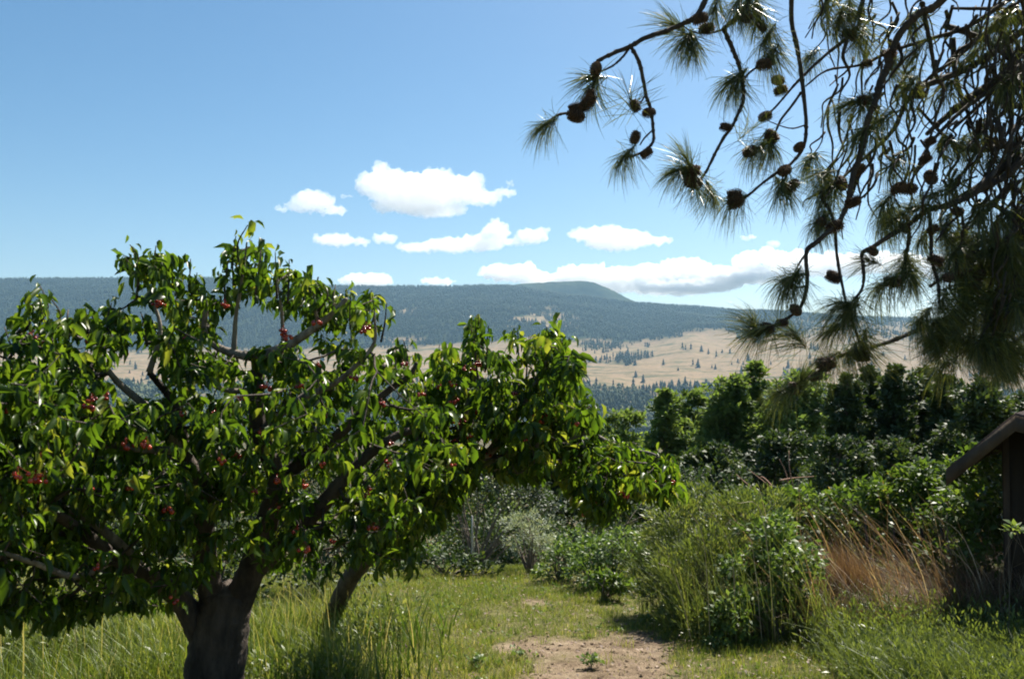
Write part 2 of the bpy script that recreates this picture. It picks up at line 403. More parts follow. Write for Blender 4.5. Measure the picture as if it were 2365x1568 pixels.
# ------------------------------------------------------------------ leafy things
def gz(x, y): return float(H(x, y))
def clumps(blobs, per, rad, shell=.75, up=.15):
    """puff centres spread over ellipsoids; blobs: (centre, radii)"""
    c = []; r = []; o = []
    for ce, ra in blobs:
        ce = np.array(ce, float); ra = np.array(ra, float); n = max(3, int(per * (ra[0] * ra[2] + ra[1] * ra[2]) / 2))
        d = rdir(n); d[:, 2] = d[:, 2] + up; d = nrm(d)
        q = 1 - (1 - shell) * rng.uniform(0, 1, n)[:, None] - .45 * (rng.uniform(size=(n, 1)) < .25)
        c.append(ce + d * ra * q); r.append(rad * rng.uniform(.6, 1.35, n)); o.append(d)
    return np.vstack(c), np.concatenate(r), np.vstack(o)
def leaves(acc, c, r, o, per, size, tmpl, aim=(0, 0, .25), spread=.9, squash=.6, tlo=0., thi=1.):
    """leaves in each puff"""
    k = len(c); idx = np.repeat(np.arange(k), per); n = len(idx)
    p = rdir(n) * (rng.uniform(0, 1, n) ** .45)[:, None]; p[:, 2] *= squash
    pos = c[idx] + p * r[idx][:, None]
    d = nrm(o[idx] * .5 + p * .8 + np.array(aim) + rdir(n) * spread)
    M = frames(d, up=np.tile([0, 0, 1.], (n, 1)) + .5 * o[idx], roll=rng.normal(size=n) * .7)
    s = size * rng.uniform(.6, 1.3, n)
    V, T = inst(tmpl[0], tmpl[1], pos, M, s)
    pt_ = rng.uniform(tlo, thi, k)[idx] * .5 + rng.uniform(tlo, thi, n) * .5
    acc.add(V, T, np.repeat(pt_, len(tmpl[0])))
def stems(acc, base, c, n, r0=.012, r1=.003, sides=4, wob=.06):
    pick = rng.choice(len(c), min(n, len(c)), replace=False)
    for i in pick:
        b = np.array(base) + np.append(rng.normal(size=2) * .08 * np.linalg.norm(c[i][:2] - base[:2]) / 1, 0)
        mid = (b + c[i]) / 2 + rng.normal(size=3) * wob; mid[2] += .12 * abs(c[i][2] - b[2])
        tube(acc, [b, mid, c[i]], r0 * rng.uniform(.6, 1.2), r1, sides, 3)
def shrub(name, label, cat, group, base, blobs, mat, per=60, rad=.16, nl=22, size=.07, tmpl=MINI, nst=14, stemr=.012, aim=(0, 0, .25), spread=.9, shell=.75, squash=.7, tlo=0, thi=1., part='foliage', bark=None, stem_name='stem'):
    b = np.array([base[0], base[1], gz(base[0], base[1])]) if len(base) == 2 else np.array(base)
    t = thing(name, label, cat, b, group)
    c, r, o = clumps(blobs, per, rad, shell)
    c[:, 2] = np.maximum(c[:, 2], H(c[:, 0], c[:, 1]) + .06)
    a = Acc(); leaves(a, c, r, o, nl, size, tmpl, aim, spread, squash, tlo, thi); a.build(part, mat, t)
    a = Acc(); stems(a, b, c, nst, stemr, stemr * .25); a.build(stem_name, bark or M_twig, t)
    return t
def B(x, y, d, rx, ry, rd=None):
    """ellipsoid seen at x, y (radii rx, ry) at distance d"""
    k = d / F; rd = rd or (rx + ry) / 2 * k
    return (P(x, y, d), (rx * k, rd, ry * k))

# trees beyond the orchard: layered pads round a trunk
def bgtree(label, x, ytop, d, wpx, mat, kind, yb=None, np_=34, size=.30, per=90, group='trees standing below the orchard'):
    """kind 'open': puffy pads on limbs; 'column': narrow upright"""
    top = P(x, ytop, d); k = d / F; X, Y = top[0], d; g = gz(X, Y); hgt = top[2] - g; W = wpx * k / 2 * (1.6 if kind == 'open' else 1.45)
    t = thing('broadleaf_tree' if kind == 'open' else 'columnar_tree', label, 'tree', (X, Y, g), group)
    a = Acc(); tr = [(X + .1 * W, Y, g - .2), (X - .05 * W, Y + .1, g + hgt * .4), (X, Y, g + hgt * .92)]
    tube(a, tr, .05 * hgt ** .8 * .6, .03, 7, 5, .05)
    cs = []; rs = []
    n = np_
    vis = max(.25, min(1, (1300 - ytop) * k / hgt))          # crown reaches well down the trunk
    for i in range(n):
        q = (i + .5) / n; z = g + hgt * (1 - vis * q ** .9) ; env = (min(1, .30 + 2.2 * q) if kind == 'open' else min(1, .3 + 2.2 * q)) * (1 - .15 * q)
        th = i * 2.4 + random.uniform(-.5, .5); rr = W * env * random.uniform(.25, .92)
        c = np.array([X + rr * math.cos(th), Y + rr * math.sin(th), z - .03 * hgt]); cs.append(c)
        rs.append((W * .46 * (.45 + .55 * env) if kind == 'open' else W * .5) * random.uniform(.7, 1.15))
        if i % 2 == 0: tube(a, [(X, Y, z - rr * .7 - .2), (X + .5 * (c[0] - X), Y + .5 * (c[1] - Y), z - rr * .2), c], .03 + .01 * rr, .012, 4, 3)
    a.build('trunk', M_twig, t)
    cs.append(np.array([X, Y, top[2] - W * .18])); rs.append(W * .26)
    cs, rs = np.array(cs), np.array(rs); o = nrm(cs - np.array([X, Y, g + hgt * .5]))
    # each pad is a cluster of small sprays
    m_ = 9; idx = np.repeat(np.arange(len(cs)), m_); sub = cs[idx] + rdir(len(idx)) * rs[idx][:, None] * rng.uniform(.3, 1, (len(idx), 1)) * np.array([1.15, 1.15, .7])
    a = Acc(); leaves(a, sub, rs[idx] * .48, nrm(sub - cs[idx] + np.array([0, 0, .3])), int(per // m_ * 2 * 1.7), size * .74, MINI, (0, 0, .2), .9, .7)
    a.build('crown', mat, t); return t

G1 = 'leafy trees standing below the orchard'
bgtree('pale green rounded tree top just right of the cherry branches', 1440, 948, 34, 120, M_locust, 'open', np_=26, size=.30)
bgtree('low pale rounded tree behind the outermost cherry branch', 1385, 1000, 36, 90, M_locust, 'open', np_=20, size=.28)
bgtree('slim upright tree between the low rounded tree and the forked one', 1535, 902, 30, 70, M_locust, 'column', size=.26)
bgtree('slender tree with a curved tip, left of the tallest group', 1602, 906, 31, 92, M_locust, 'open', size=.26)
bgtree('broad tree in layered green pads, left half of the tallest group', 1682, 868, 29, 130, M_locust, 'open', np_=70, size=.27)
bgtree('narrow spire like tree, tallest of the background trees', 1742, 836, 30, 84, M_locust, 'open', np_=36, size=.25)
bgtree('broad green tree under the lowest pine spray', 1838, 862, 28, 150, M_locust, 'open', np_=70, size=.27)
bgtree('mid height bushy tree filling in below the broad green tree', 1790, 1000, 25, 150, M_dark, 'open', np_=34, size=.22)  # from here dark leaves paint in the shade beneath the tall crowns
bgtree('dark bushy tree below the slender curved tree', 1640, 1030, 24, 150, M_dark, 'open', np_=34, size=.22)
bgtree('dark low tree behind the drooping end of the cherry branch', 1530, 1080, 22, 150, M_dark, 'open', np_=34, size=.2)
for i, (x, y, wd, lb) in enumerate([(1955, 868, 80, 'first dark column like tree right of the gap'), (2010, 850, 76, 'second dark column like tree right of the gap'), (2068, 846, 80, 'tall dark column like tree in the middle of the dark row'),
                                (2128, 850, 84, 'dark column like tree below the hanging pine mass'), (2185, 868, 80, 'dark column like tree left of the round crowned one')]):
    bgtree(lb, x, y, 21 + (i % 2) * 1.2, wd, M_dark, 'column', np_=44, size=.17, per=110, group='dark column like trees in a row')
bgtree('dark round crowned tree directly behind the shed roof', 2262, 876, 18, 130, M_dark, 'open', np_=44, size=.16, per=110)
bgtree('dark tree at the right border above the shed', 2375, 905, 19, 150, M_dark, 'open', np_=40, size=.16, per=110)
for i, (x, y, wd) in enumerate([(1935, 1010, 150), (2060, 1020, 150), (2180, 1010, 150)]):  # leaf colour carries the shade under the crowns here too
    bgtree(['low dark tree under the first column like trees', 'low dark tree behind the middle of the vine thicket', 'low dark tree behind the shed eave'][i], x, y, 18.5, wd, M_dark, 'open', np_=30, size=.16)
# left, seen through and under the cherry tree
for i, (x, y, wd, lb) in enumerate([(60, 955, 220, 'dark tree behind the far left of the cherry tree'), (300, 925, 150, 'bluish tree seen through the gap in the left crown'), (480, 1000, 230, 'tree behind the middle of the cherry crown'),
                                (700, 1010, 230, 'tree behind the right half of the big cherry crown'), (900, 1040, 180, 'tree behind the gap between the two cherry trees'), (1120, 1062, 150, 'hazy tree seen through the notch in the right crown'), (1270, 1040, 150, 'tree behind the base of the outer cherry branch')]):
    bgtree(lb, x, y, 33 - i % 3, wd, M_dark if i != 5 else M_locust, 'open', np_=34, size=.26)
# ------------------------------------------------------------------ bushes round the clearing
M_oleaster = leafmat('oleaster_leaf', [(0, (.014, .024, .012)), (.7, (.045, .065, .034)), (1, (.28, .32, .22))], .5, .3, 1.2)  # leaves darkened to put the hollow's shade into their colour
# dark hollow thicket with a silvery fringe
shrub('oleaster_bush', 'tall silvery green bush arching over the dark hollow behind the clearing', 'bush', None, P(1100, 1325, 12.2)[:2],
      [B(1030, 1135, 12.3, 75, 48), B(1110, 1105, 12.6, 80, 40), B(1190, 1125, 12.4, 75, 42), B(1245, 1175, 12.2, 34, 40)], M_oleaster, per=330, rad=.12, nl=34, size=.055, tmpl=MINI, nst=30, tlo=0, thi=1, aim=(0, 0, 0))
shrub('silver_bush', 'small rounded silver grey bush at the right of the dark hollow', 'bush', None, P(1225, 1295, 10.9)[:2],
      [B(1222, 1232, 10.9, 62, 50), B(1265, 1262, 10.9, 32, 36), B(1190, 1215, 10.9, 28, 26)], M_olive, per=520, rad=.07, nl=34, size=.045, tmpl=MINI_N, nst=24, aim=(0, 0, .5), spread=.6)
shrub('broadleaf_shrub', 'low grey green leafy shrub in front of the dark hollow', 'bush', None, P(1030, 1335, 10.6)[:2],
      [B(980, 1295, 10.6, 50, 28), B(1050, 1304, 10.6, 60, 24), B(1115, 1318, 10.6, 40, 18)], M_dark, per=340, rad=.10, nl=20, size=.08, tmpl=MINI, nst=20)
a = Acc(); q = P(1090, 1330, 11.3); tube(a, [q - [0, 0, .1], q + [0.004, 0, .28], q + [0, 0, .76]], .014, .012, 8, 3); o = a.build('stake', barkmat('grey_stake', (.35, .33, .3), (.55, .52, .47), 20, .2)); tag(o, 'thin pale upright stake in front of the dark hollow', 'stake')
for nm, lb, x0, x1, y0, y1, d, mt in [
    ('hedge_shrub', 'black green thicket deep in the hollow under the silvery bush', 1010, 1290, 1130, 1330, 14.2, M_dark),  # dark leaves stand in for the shade inside the hollow
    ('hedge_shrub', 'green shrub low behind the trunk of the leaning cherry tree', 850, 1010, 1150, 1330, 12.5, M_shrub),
    ('hedge_shrub', 'dark shrub behind the right foot of the big cherry tree', 640, 860, 1110, 1370, 9.6, M_dark),  # dark shrubs from here on are added to fill the cherry's shadow
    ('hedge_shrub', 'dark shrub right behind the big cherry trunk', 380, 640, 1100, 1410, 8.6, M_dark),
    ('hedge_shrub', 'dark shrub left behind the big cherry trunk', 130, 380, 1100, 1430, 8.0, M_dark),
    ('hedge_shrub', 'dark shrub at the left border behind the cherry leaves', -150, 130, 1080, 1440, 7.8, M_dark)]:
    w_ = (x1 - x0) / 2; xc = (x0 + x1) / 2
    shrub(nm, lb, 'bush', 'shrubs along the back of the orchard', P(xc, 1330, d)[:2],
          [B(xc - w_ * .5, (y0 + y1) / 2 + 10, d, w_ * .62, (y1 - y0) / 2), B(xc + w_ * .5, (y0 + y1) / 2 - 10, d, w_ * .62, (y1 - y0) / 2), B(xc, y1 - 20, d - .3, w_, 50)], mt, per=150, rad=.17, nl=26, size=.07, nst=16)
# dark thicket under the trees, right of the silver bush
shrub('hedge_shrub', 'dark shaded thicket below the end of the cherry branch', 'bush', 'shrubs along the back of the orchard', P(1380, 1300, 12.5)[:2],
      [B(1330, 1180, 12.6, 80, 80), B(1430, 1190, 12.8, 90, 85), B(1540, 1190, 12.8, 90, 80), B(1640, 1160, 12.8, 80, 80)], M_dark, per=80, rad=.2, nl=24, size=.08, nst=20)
# low shrubs on the right of the lawn's far end
shrub('lawn_side_shrub', 'light green low shrub right beside the silver bush', 'bush', None, P(1290, 1350, 10.2)[:2],
      [B(1290, 1290, 10.2, 45, 42), B(1330, 1265, 10.4, 40, 36), B(1250, 1325, 10, 22, 20)], M_shrub, per=450, rad=.10, nl=28, size=.055, nst=18)
shrub('lawn_side_shrub', 'wide light green shrub with darker gaps between silver bush and weeds', 'bush', None, P(1400, 1370, 9.7)[:2],
      [B(1380, 1285, 9.8, 60, 52), B(1450, 1275, 9.8, 60, 50), B(1350, 1330, 9.5, 45, 26), B(1430, 1335, 9.5, 50, 26)], M_shrub, per=420, rad=.11, nl=28, size=.06, nst=24)
shrub('bright_weed', 'bright yellow green leafy weed low on the lawn edge', 'plant', None, P(1390, 1372, 9.0)[:2],
      [B(1385, 1345, 9.0, 36, 18), B(1430, 1350, 9.0, 24, 14)], M_vine, per=900, rad=.06, nl=18, size=.07, nst=10, tlo=.4, thi=.8)
# big weedy bush
shrub('weedy_bush', 'tall weedy green bush with grassy stalks beside the lawn', 'bush', None, P(1590, 1480, 7.8)[:2],
      [B(1560, 1240, 8.3, 75, 80), B(1620, 1190, 8.6, 110, 60), B(1750, 1190, 8.6, 90, 60), B(1500, 1330, 8.2, 40, 60), B(1550, 1350, 7.7, 65, 80), B(1640, 1320, 7.8, 90, 100), B(1700, 1220, 8.2, 80, 80), B(1600, 1430, 7.3, 80, 45)], M_weed, per=520, rad=.12, nl=36, size=.06, tmpl=MINI_N, nst=70, stemr=.006, aim=(-.2, 0, .8), spread=.6, tlo=0, thi=.9)
shrub('leafy_bush', 'dense leafy bush with a dark hollow at its foot, left of the dry grass', 'bush', None, P(1780, 1490, 7.3)[:2],
      [B(1780, 1250, 7.7, 80, 60), B(1820, 1310, 7.5, 60, 80), B(1740, 1340, 7.4, 70, 80), B(1810, 1400, 7.5, 60, 60, .2), B(1700, 1420, 7.1, 60, 50), B(1850, 1450, 7.4, 50, 30, .15)], M_shrub, per=520, rad=.10, nl=30, size=.06, nst=40, stemr=.008, aim=(.2, 0, .3), tlo=0, thi=.9)
# vine thicket climbing over the fence towards the shed
for i, (lb, bl) in enumerate([
    ('sunlit vine tangle at the low left end of the thicket', [B(1700, 1183, 9.6, 65, 50), B(1790, 1178, 9.5, 70, 55), B(1760, 1258, 9.7, 80, 60, .25)]),
    ('vine tangle in the middle of the thicket, behind the dry grass', [B(1890, 1183, 9.3, 80, 55), B(1990, 1178, 9.2, 80, 60), B(1940, 1268, 9.4, 110, 70, .25)]),
    ('vine tangle rising to the shed eave', [B(2080, 1153, 9.1, 80, 65), B(2160, 1123, 9.0, 70, 60), B(2110, 1248, 9.2, 110, 80, .25), B(2240, 1090, 9.0, 60, 60)]),
    ('shaded vine tangle against the shed wall', [B(2230, 1190, 8.2, 60, 70), B(2270, 1260, 7.9, 45, 60), B(2190, 1318, 8.2, 70, 60, .25)])]):
    ce = np.mean([b[0] for b in bl], 0)
    shrub('vine', lb, 'vine', 'vines covering the thicket', ce[:2], bl, M_vine, per=330, rad=.13, nl=26, size=.08, nst=26, stemr=.009, tlo=0, thi=1.0, aim=(-.1, -.2, .1), squash=.8)
# bare reddish dead branches poking above the vines
a = Acc()
t = thing('dead_branch', 'bare reddish twigs poking out above the left of the vines', 'branch', P(1790, 1160, 9.8))
for (x0, y0, x1, y1) in [(1830, 1160, 1730, 1085), (1825, 1150, 1800, 1060), (1800, 1110, 1880, 1100), (1840, 1160, 1822, 1040), (1760, 1150, 1700, 1095), (1790, 1130, 1752, 1105)]:
    p0, p1 = P(x0, y0, 9.7), P(x1, y1, 9.9); tube(a, [p0, (p0 + p1) / 2 + rng.normal(size=3) * .04, p1], .012, .004, 4, 4)
a.build('twig', barkmat('dead_wood', (.13, .06, .035), (.30, .17, .10), 15, .3), t)
# low sucker plants left, behind the trunk: fallen dry twigs
# ------------------------------------------------------------------ shed
M_shed = barkmat('weathered_boards', (.020, .013, .008), (.050, .032, .018), 3, .5); M_shedroof = barkmat('roof_felt', (.06, .035, .03), (.13, .08, .065), 10, .3)
M_fascia = barkmat('fascia_board', (.045, .030, .02), (.10, .068, .045), 6, .4)
def prism(acc, quad, dv, t=.5):
    """slab: four corners pushed along dv"""
    q = np.array(quad, float); V = np.vstack([q, q + np.array(dv, float)])
    acc.add(V, np.array([(0, 3, 2, 1), (4, 5, 6, 7), (0, 1, 5, 4), (1, 2, 6, 5), (2, 3, 7, 6), (3, 0, 4, 7)]), t)
TH = R(37); cT, sT = math.cos(TH), math.sin(TH)
pk = P(2345, 962, 7.3)
def corner(sgn, dist): return pk + np.array([sgn * cT, -sgn * sT, 0]) * dist
eave = .3
while PX(corner(-1, eave)[None])[0][0] > 2183: eave += .01
fall = .2
while PX((corner(-1, eave) - [0, 0, fall])[None])[1][0] < 1090: fall += .005
wall_in = eave
while PX((corner(-1, wall_in) - [0, 0, fall])[None])[0][0] < 2300: wall_in -= .01
shed_g = gz(pk[0] + .5, pk[1] + .8)
t = thing('garden_shed', 'dark weathered wooden shed with a low gable roof at the right border', 'shed', (pk[0], pk[1], shed_g)); t.rotation_euler = (0, 0, -TH)
top = pk[2] - shed_g; sl_ = fall / eave; depth = 2.3; eR, fR, wR = 1.75, .42, 1.55; zt = lambda x: top - .07 - (sl_ * -x if x < 0 else fR / eR * x)
def sp(name, quad, dv, mat):
    """one slab in the shed's own axes: x across the gable, y back"""
    a = Acc(); prism(a, quad, dv); o = a.build(name, mat); o.parent = t; return o
a = Acc(); Yw = .32
for xa, xb in ((-wall_in, 0), (0, wR)):
    for yy in (Yw, Yw + depth): prism(a, [(xa, yy, -.1), (xb, yy, -.1), (xb, yy, zt(xb)), (xa, yy, zt(xa))], (0, .04, 0))
for xa, s_ in ((-wall_in, 1), (wR, -1)): prism(a, [(xa, Yw + .042, -.1), (xa, Yw + depth - .002, -.1), (xa, Yw + depth - .002, zt(xa)), (xa, Yw + .042, zt(xa))], (s_ * .04, 0, 0))
o = a.build('wall', M_shed); o.parent = t
x = -wall_in + .012
while x < wR - .05:
    sp('batten', [(x, Yw - .022, -.08), (x + .045, Yw - .022, -.08), (x + .045, Yw - .022, zt(x + .045) - .01), (x, Yw - .022, zt(x) - .01)], (0, .020, 0), M_fascia); x += .19
for X_, F_ in ((-eave, fall), (eR, fR)):
    sp('roof', [(0, 0, top), (X_, 0, top - F_), (X_, depth + .6, top - F_), (0, depth + .6, top)], (0, 0, .03), M_shedroof)
    sp('fascia', [(0, -.024, top + .012), (X_, -.024, top - F_ + .012), (X_, -.024, top - F_ - .12), (0, -.024, top - .12)], (0, .022, 0), M_fascia)
    for k in range(5): sp('rafter', [(.01 * np.sign(X_), .25 + k * .55, top - .005), (X_, .25 + k * .55, top - F_ - .005), (X_, .25 + k * .55, top - F_ - .06), (.01 * np.sign(X_), .25 + k * .55, top - .06)], (0, .04, 0), M_shed)
# broad leaf sprig by the shed corner
shrub('leafy_sprig', 'small bright green leafy sprig against the shed corner', 'plant', None, P(2330, 1420, 6.6)[:2],
      [B(2345, 1225, 6.6, 16, 14)], M_shrub, per=2500, rad=.04, nl=6, size=.06, tmpl=MINI, nst=4, stemr=.004, tlo=.6)
# ------------------------------------------------------------------ cherry trees
M_fruit, nt, N, L, Bs = newmat('cherry_skin')
at = N.new('ShaderNodeAttribute'); at.attribute_name = 'tint'
L.new(ramp(nt, at.outputs['Fac'], [(0, (.13, .006, .008)), (.5, (.30, .016, .010)), (1, (.48, .07, .02))]), Bs.inputs['Base Color'])
Bs.inputs['Roughness'].default_value = .18; Bs.inputs['Subsurface Weight'].default_value = .0; Bs.inputs['Coat Weight'].default_value = .3
def uvs(nu=8, nv=6):
    V = [(0, 0, 1)]
    for i in range(1, nv):
        a = math.pi * i / nv
        for j in range(nu): V.append((math.sin(a) * math.cos(2 * math.pi * j / nu), math.sin(a) * math.sin(2 * math.pi * j / nu), math.cos(a) - .12 * (i == 1)))
    V.append((0, 0, -1)); T = []
    for j in range(nu): T.append((0, 1 + j, 1 + (j + 1) % nu)); T.append((len(V) - 1, 1 + (nv - 2) * nu + (j + 1) % nu, 1 + (nv - 2) * nu + j))
    for i in range(nv - 2):
        for j in range(nu):
            A, B_ = 1 + i * nu + j, 1 + i * nu + (j + 1) % nu; T += [(A, A + nu, B_ + nu), (A, B_ + nu, B_)]
    return np.array(V, float), np.array(T)
BALL = uvs()
def bunch(n):
    """cherries on long stalks hanging from the origin: skins and stalks"""
    a = Acc(); s = Acc()
    for i in range(n):
        q = np.array([random.gauss(0, .018), random.gauss(0, .018), -random.uniform(.028, .065)])
        a.add(BALL[0] * random.uniform(.0105, .0135) + q, BALL[1], random.random())
        tube(s, [(0, 0, 0), q * [.6, .6, .5], q + [0, 0, .011]], .0011, .0009, 3, 2)
    a.T += [t_ + a.n for t_ in s.T]; a.V += s.V; a.t += [np.full(len(v), .2) for v in s.V]
    return np.vstack(a.V), np.vstack(a.T), np.concatenate(a.t)
BUNCH = [bunch(n) for n in (3, 4, 5, 6, 8)]
bunch_data = {}

def cherry_tree(t, limbs, poly, holes, shoots, depth_fn, thick, nsp, nb, leaf, bunches, zmin=None, xlim=(-400, 2400)):
    wood = Acc(); thin = Acc(); nodes = []; nr = []
    for pts, r0, r1 in limbs:
        q = [P(*p) for p in pts]
        c = tube(wood if r0 > .035 else thin, q, r0, r1, 12, 8, .035, .8)
        nodes.append(c); nr.append(np.linspace(r0, r1, len(c)))
    nodes = np.vstack(nodes)
    poly = np.array(poly, float)
    # spur positions fill the crown
    x0, y0 = poly.min(0); x1, y1 = poly.max(0); sp = []
    while len(sp) < nsp:
        x = rng.uniform(x0, x1, 4000); y = rng.uniform(y0, y1, 4000)
        ok = inpoly(x, y, poly)
        for h in holes: ok &= ~inpoly(x, y, h)
        g = fbm2(x / 46, y / 46, 17, 2); ok &= rng.uniform(size=4000) < np.clip(.55 + g * 1.6 + .5 * np.clip((y - 820) / 160, 0, 1), .03, 1)
        for X, Y in zip(x[ok], y[ok]):
            d = depth_fn(X, Y) + np.clip(rng.normal(), -1.6, 1.6) * thick(X, Y); sp.append(P(X, Y, d))
    sp = np.array(sp[:nsp])
    # limbs stay bare in front: pruned wood
    lx, ly = PX(nodes); sx, sy = PX(sp); nrr = np.concatenate(nr) * F / nodes[:, 1]
    dist = np.hypot(sx[:, None] - lx[None], sy[:, None] - ly[None]) - nrr[None]
    near = (dist < 13) & (sx[:, None] > 120) & (sp[:, 1][:, None] < nodes[:, 1][None] + .05) & (sy[:, None] > ly[None] - 60)
    sp = sp[~(near.any(1) & (rng.uniform(size=len(sp)) < .65))]; nsp = len(sp)
    ax = nrm(rdir(nsp) * .7 + np.array([0, 0, .15]))
    # upright shoots with hanging leaves
    sh = Acc(); extra = []; exax = []
    for (xa, ya, xb, yb, d) in shoots:
        A, Bp = P(xa, ya, d), P(xb, yb, d + rng.normal() * .05); n_ = max(3, int(np.linalg.norm(Bp - A) / .045))
        mid = (A + Bp) / 2 + rng.normal(size=3) * .02; c = tube(wood, [A, mid, Bp], .007, .0025, 5, 4)
        nodes = np.vstack([nodes, c[:2]])
        for s_ in np.linspace(.12, 1, n_): extra.append(A * (1 - s_) + Bp * s_ + rng.normal(size=3) * .012); exax.append(nrm(Bp - A))
    # join every spur to the nearest wood or earlier spur
    allp = nodes.copy(); D0 = np.array([np.min(np.linalg.norm(nodes - p, axis=1)) for p in sp]); order = np.argsort(D0)
    conA, conB, par = [], [], []
    idxmap = []
    P_ = np.vstack([nodes, sp]); cost = np.concatenate([np.zeros(len(nodes)), np.full(nsp, 1e9)]); parent = np.full(len(P_), -1); done = list(range(len(nodes)))
    placed = np.zeros(len(P_), bool); placed[:len(nodes)] = True
    for i in order:
        k = len(nodes) + i; dd = np.linalg.norm(P_ - P_[k], axis=1); c_ = np.where(placed, dd + .35 * cost, 1e9); j = int(np.argmin(c_))
        parent[k] = j; cost[k] = cost[j] + dd[j]; placed[k] = True
    cnt = np.ones(len(P_))
    for i in order[::-1]:
        k = len(nodes) + i
        if parent[k] >= len(nodes): cnt[parent[k]] += cnt[k]
    ks = np.arange(len(nodes), len(P_)); rad = np.minimum(.0022 * cnt[ks] ** .5, .02)
    Apt = P_[parent[ks]]; Bpt = P_[ks]; mid = (Apt + Bpt) / 2 + rng.normal(size=Apt.shape) * .03 * np.linalg.norm(Bpt - Apt, axis=1, keepdims=True) + np.array([0, 0, -.03]) * np.linalg.norm(Bpt - Apt, axis=1, keepdims=True)
    segs(wood, Apt, mid, rad * 1.15, rad, 4); segs(wood, mid, Bpt, rad, rad * .8, 4)
    wood.build('trunk', M_bark, t, smooth=True); thin.build('branch', M_limb, t, smooth=True)
    # leaves: fans drooping round each spur
    pos = np.vstack([sp, np.array(extra).reshape(-1, 3)]); ax = np.vstack([ax, np.array(exax).reshape(-1, 3)])
    nl = np.concatenate([rng.integers(nb[0], nb[1], len(sp)), np.full(len(extra), 3)])
    idx = np.repeat(np.arange(len(pos)), nl); n = len(idx)
    out = rng.normal(size=(n, 3)); out[:, 2] = 0; out = nrm(out + ax[idx] * .4 * np.array([1, 1, 0]))
    droop = rng.uniform(-.1, 2.4, n) [:, None]
    d = nrm(out - np.array([0, 0, 1]) * droop + rng.normal(size=(n, 3)) * .2)
    base = pos[idx] + out * rng.uniform(.005, .035, (n, 1)) + ax[idx] * rng.uniform(-.05, .05, (n, 1))
    M = frames(d, up=out * .8 + np.array([0, 0, .8]), roll=rng.normal(size=n) * .5)
    s = leaf * rng.uniform(.8, 1.2, len(pos))[idx] * np.clip(rng.normal(1, .24, n), .35, 1.5); acc = Acc(); which = rng.integers(0, 3, n); tn = np.clip(rng.normal(.46, .25, n) + .15 * rng.normal(size=len(pos))[idx], 0, 1)
    for k in range(3):
        q = which == k; V, T = inst(LEAF[k][0], LEAF[k][1], base[q], M[q], s[q]); acc.add(V, T, np.repeat(tn[q], 8))
    acc.build('crown', M_cherry, t)
    fx, fy = PX(sp); order = np.argsort(sp[:, 1] - np.array([depth_fn(a_, b_) for a_, b_ in zip(fx, fy)]) + rng.normal(size=len(sp)) * .12)
    bunches = list(bunches) + [(fx[i], fy[i] + 12, sp[i, 1] - .04, int(rng.integers(0, 4))) for i in order[:260] if 0 < fx[i] < 1600][:(14 if len(bunches) > 36 else 8)]
    for (x, y, d, k) in bunches:
        Vb, Tb, tb = BUNCH[k]
        if k not in bunch_data: bunch_data[k] = mesh('cherry_bunch', Vb, Tb, M_fruit, tint=tb, smooth=True); o = bunch_data[k]
        else: o = bunch_data[k].copy(); C.objects.link(o)
        o.parent = t; o.location = Vector([float(v) for v in P(x, y, d)]) - t.location; o.rotation_euler = (random.uniform(-.3, .3), random.uniform(-.3, .3), random.uniform(0, 6)); s_ = random.uniform(.62, .92); o.scale = (s_, s_, s_)

# big tree on the left
polyA = [(-450, 740), (-200, 760), (0, 772), (30, 800), (45, 740), (45, 700), (70, 670), (95, 668), (122, 700), (128, 745), (150, 722), (200, 716), (212, 738), (250, 706), (290, 722), (288, 765), (255, 830), (235, 865), (262, 918), (320, 935), (352, 890), (385, 838),
         (345, 800), (300, 765), (302, 735), (380, 712), (330, 690), (300, 660), (276, 600), (305, 568), (335, 592), (365, 570), (400, 600), (440, 612), (458, 650), (500, 655), (520, 590), (545, 545), (575, 540), (603, 575), (602, 620), (580, 655), (618, 650), (630, 600), (655, 595), (690, 622), (745, 650), (762, 700), (800, 668),
         (868, 680), (903, 735), (860, 768), (812, 765), (800, 800), (840, 815), (905, 828), (925, 795), (955, 815), (965, 880), (1000, 930), (1050, 1000), (1100, 1050), (1085, 1110), (1010, 1190), (950, 1290), (880, 1310), (790, 1300), (700, 1335), (600, 1300), (540, 1250), (470, 1330), (420, 1400), (320, 1405), (230, 1385), (130, 1445), (60, 1435), (-10, 1410), (-450, 1460)]
holesA = [[(500, 795), (490, 720), (550, 700), (640, 700), (690, 740), (640, 790), (560, 815)], [(222, 855), (255, 935), (330, 945), (378, 885), (388, 835), (345, 770), (295, 735), (282, 790)], [(0, 745), (40, 700), (40, 800), (20, 830), (-60, 800)],
          [(440, 1340), (600, 1290), (640, 1340), (590, 1420), (440, 1440)]]
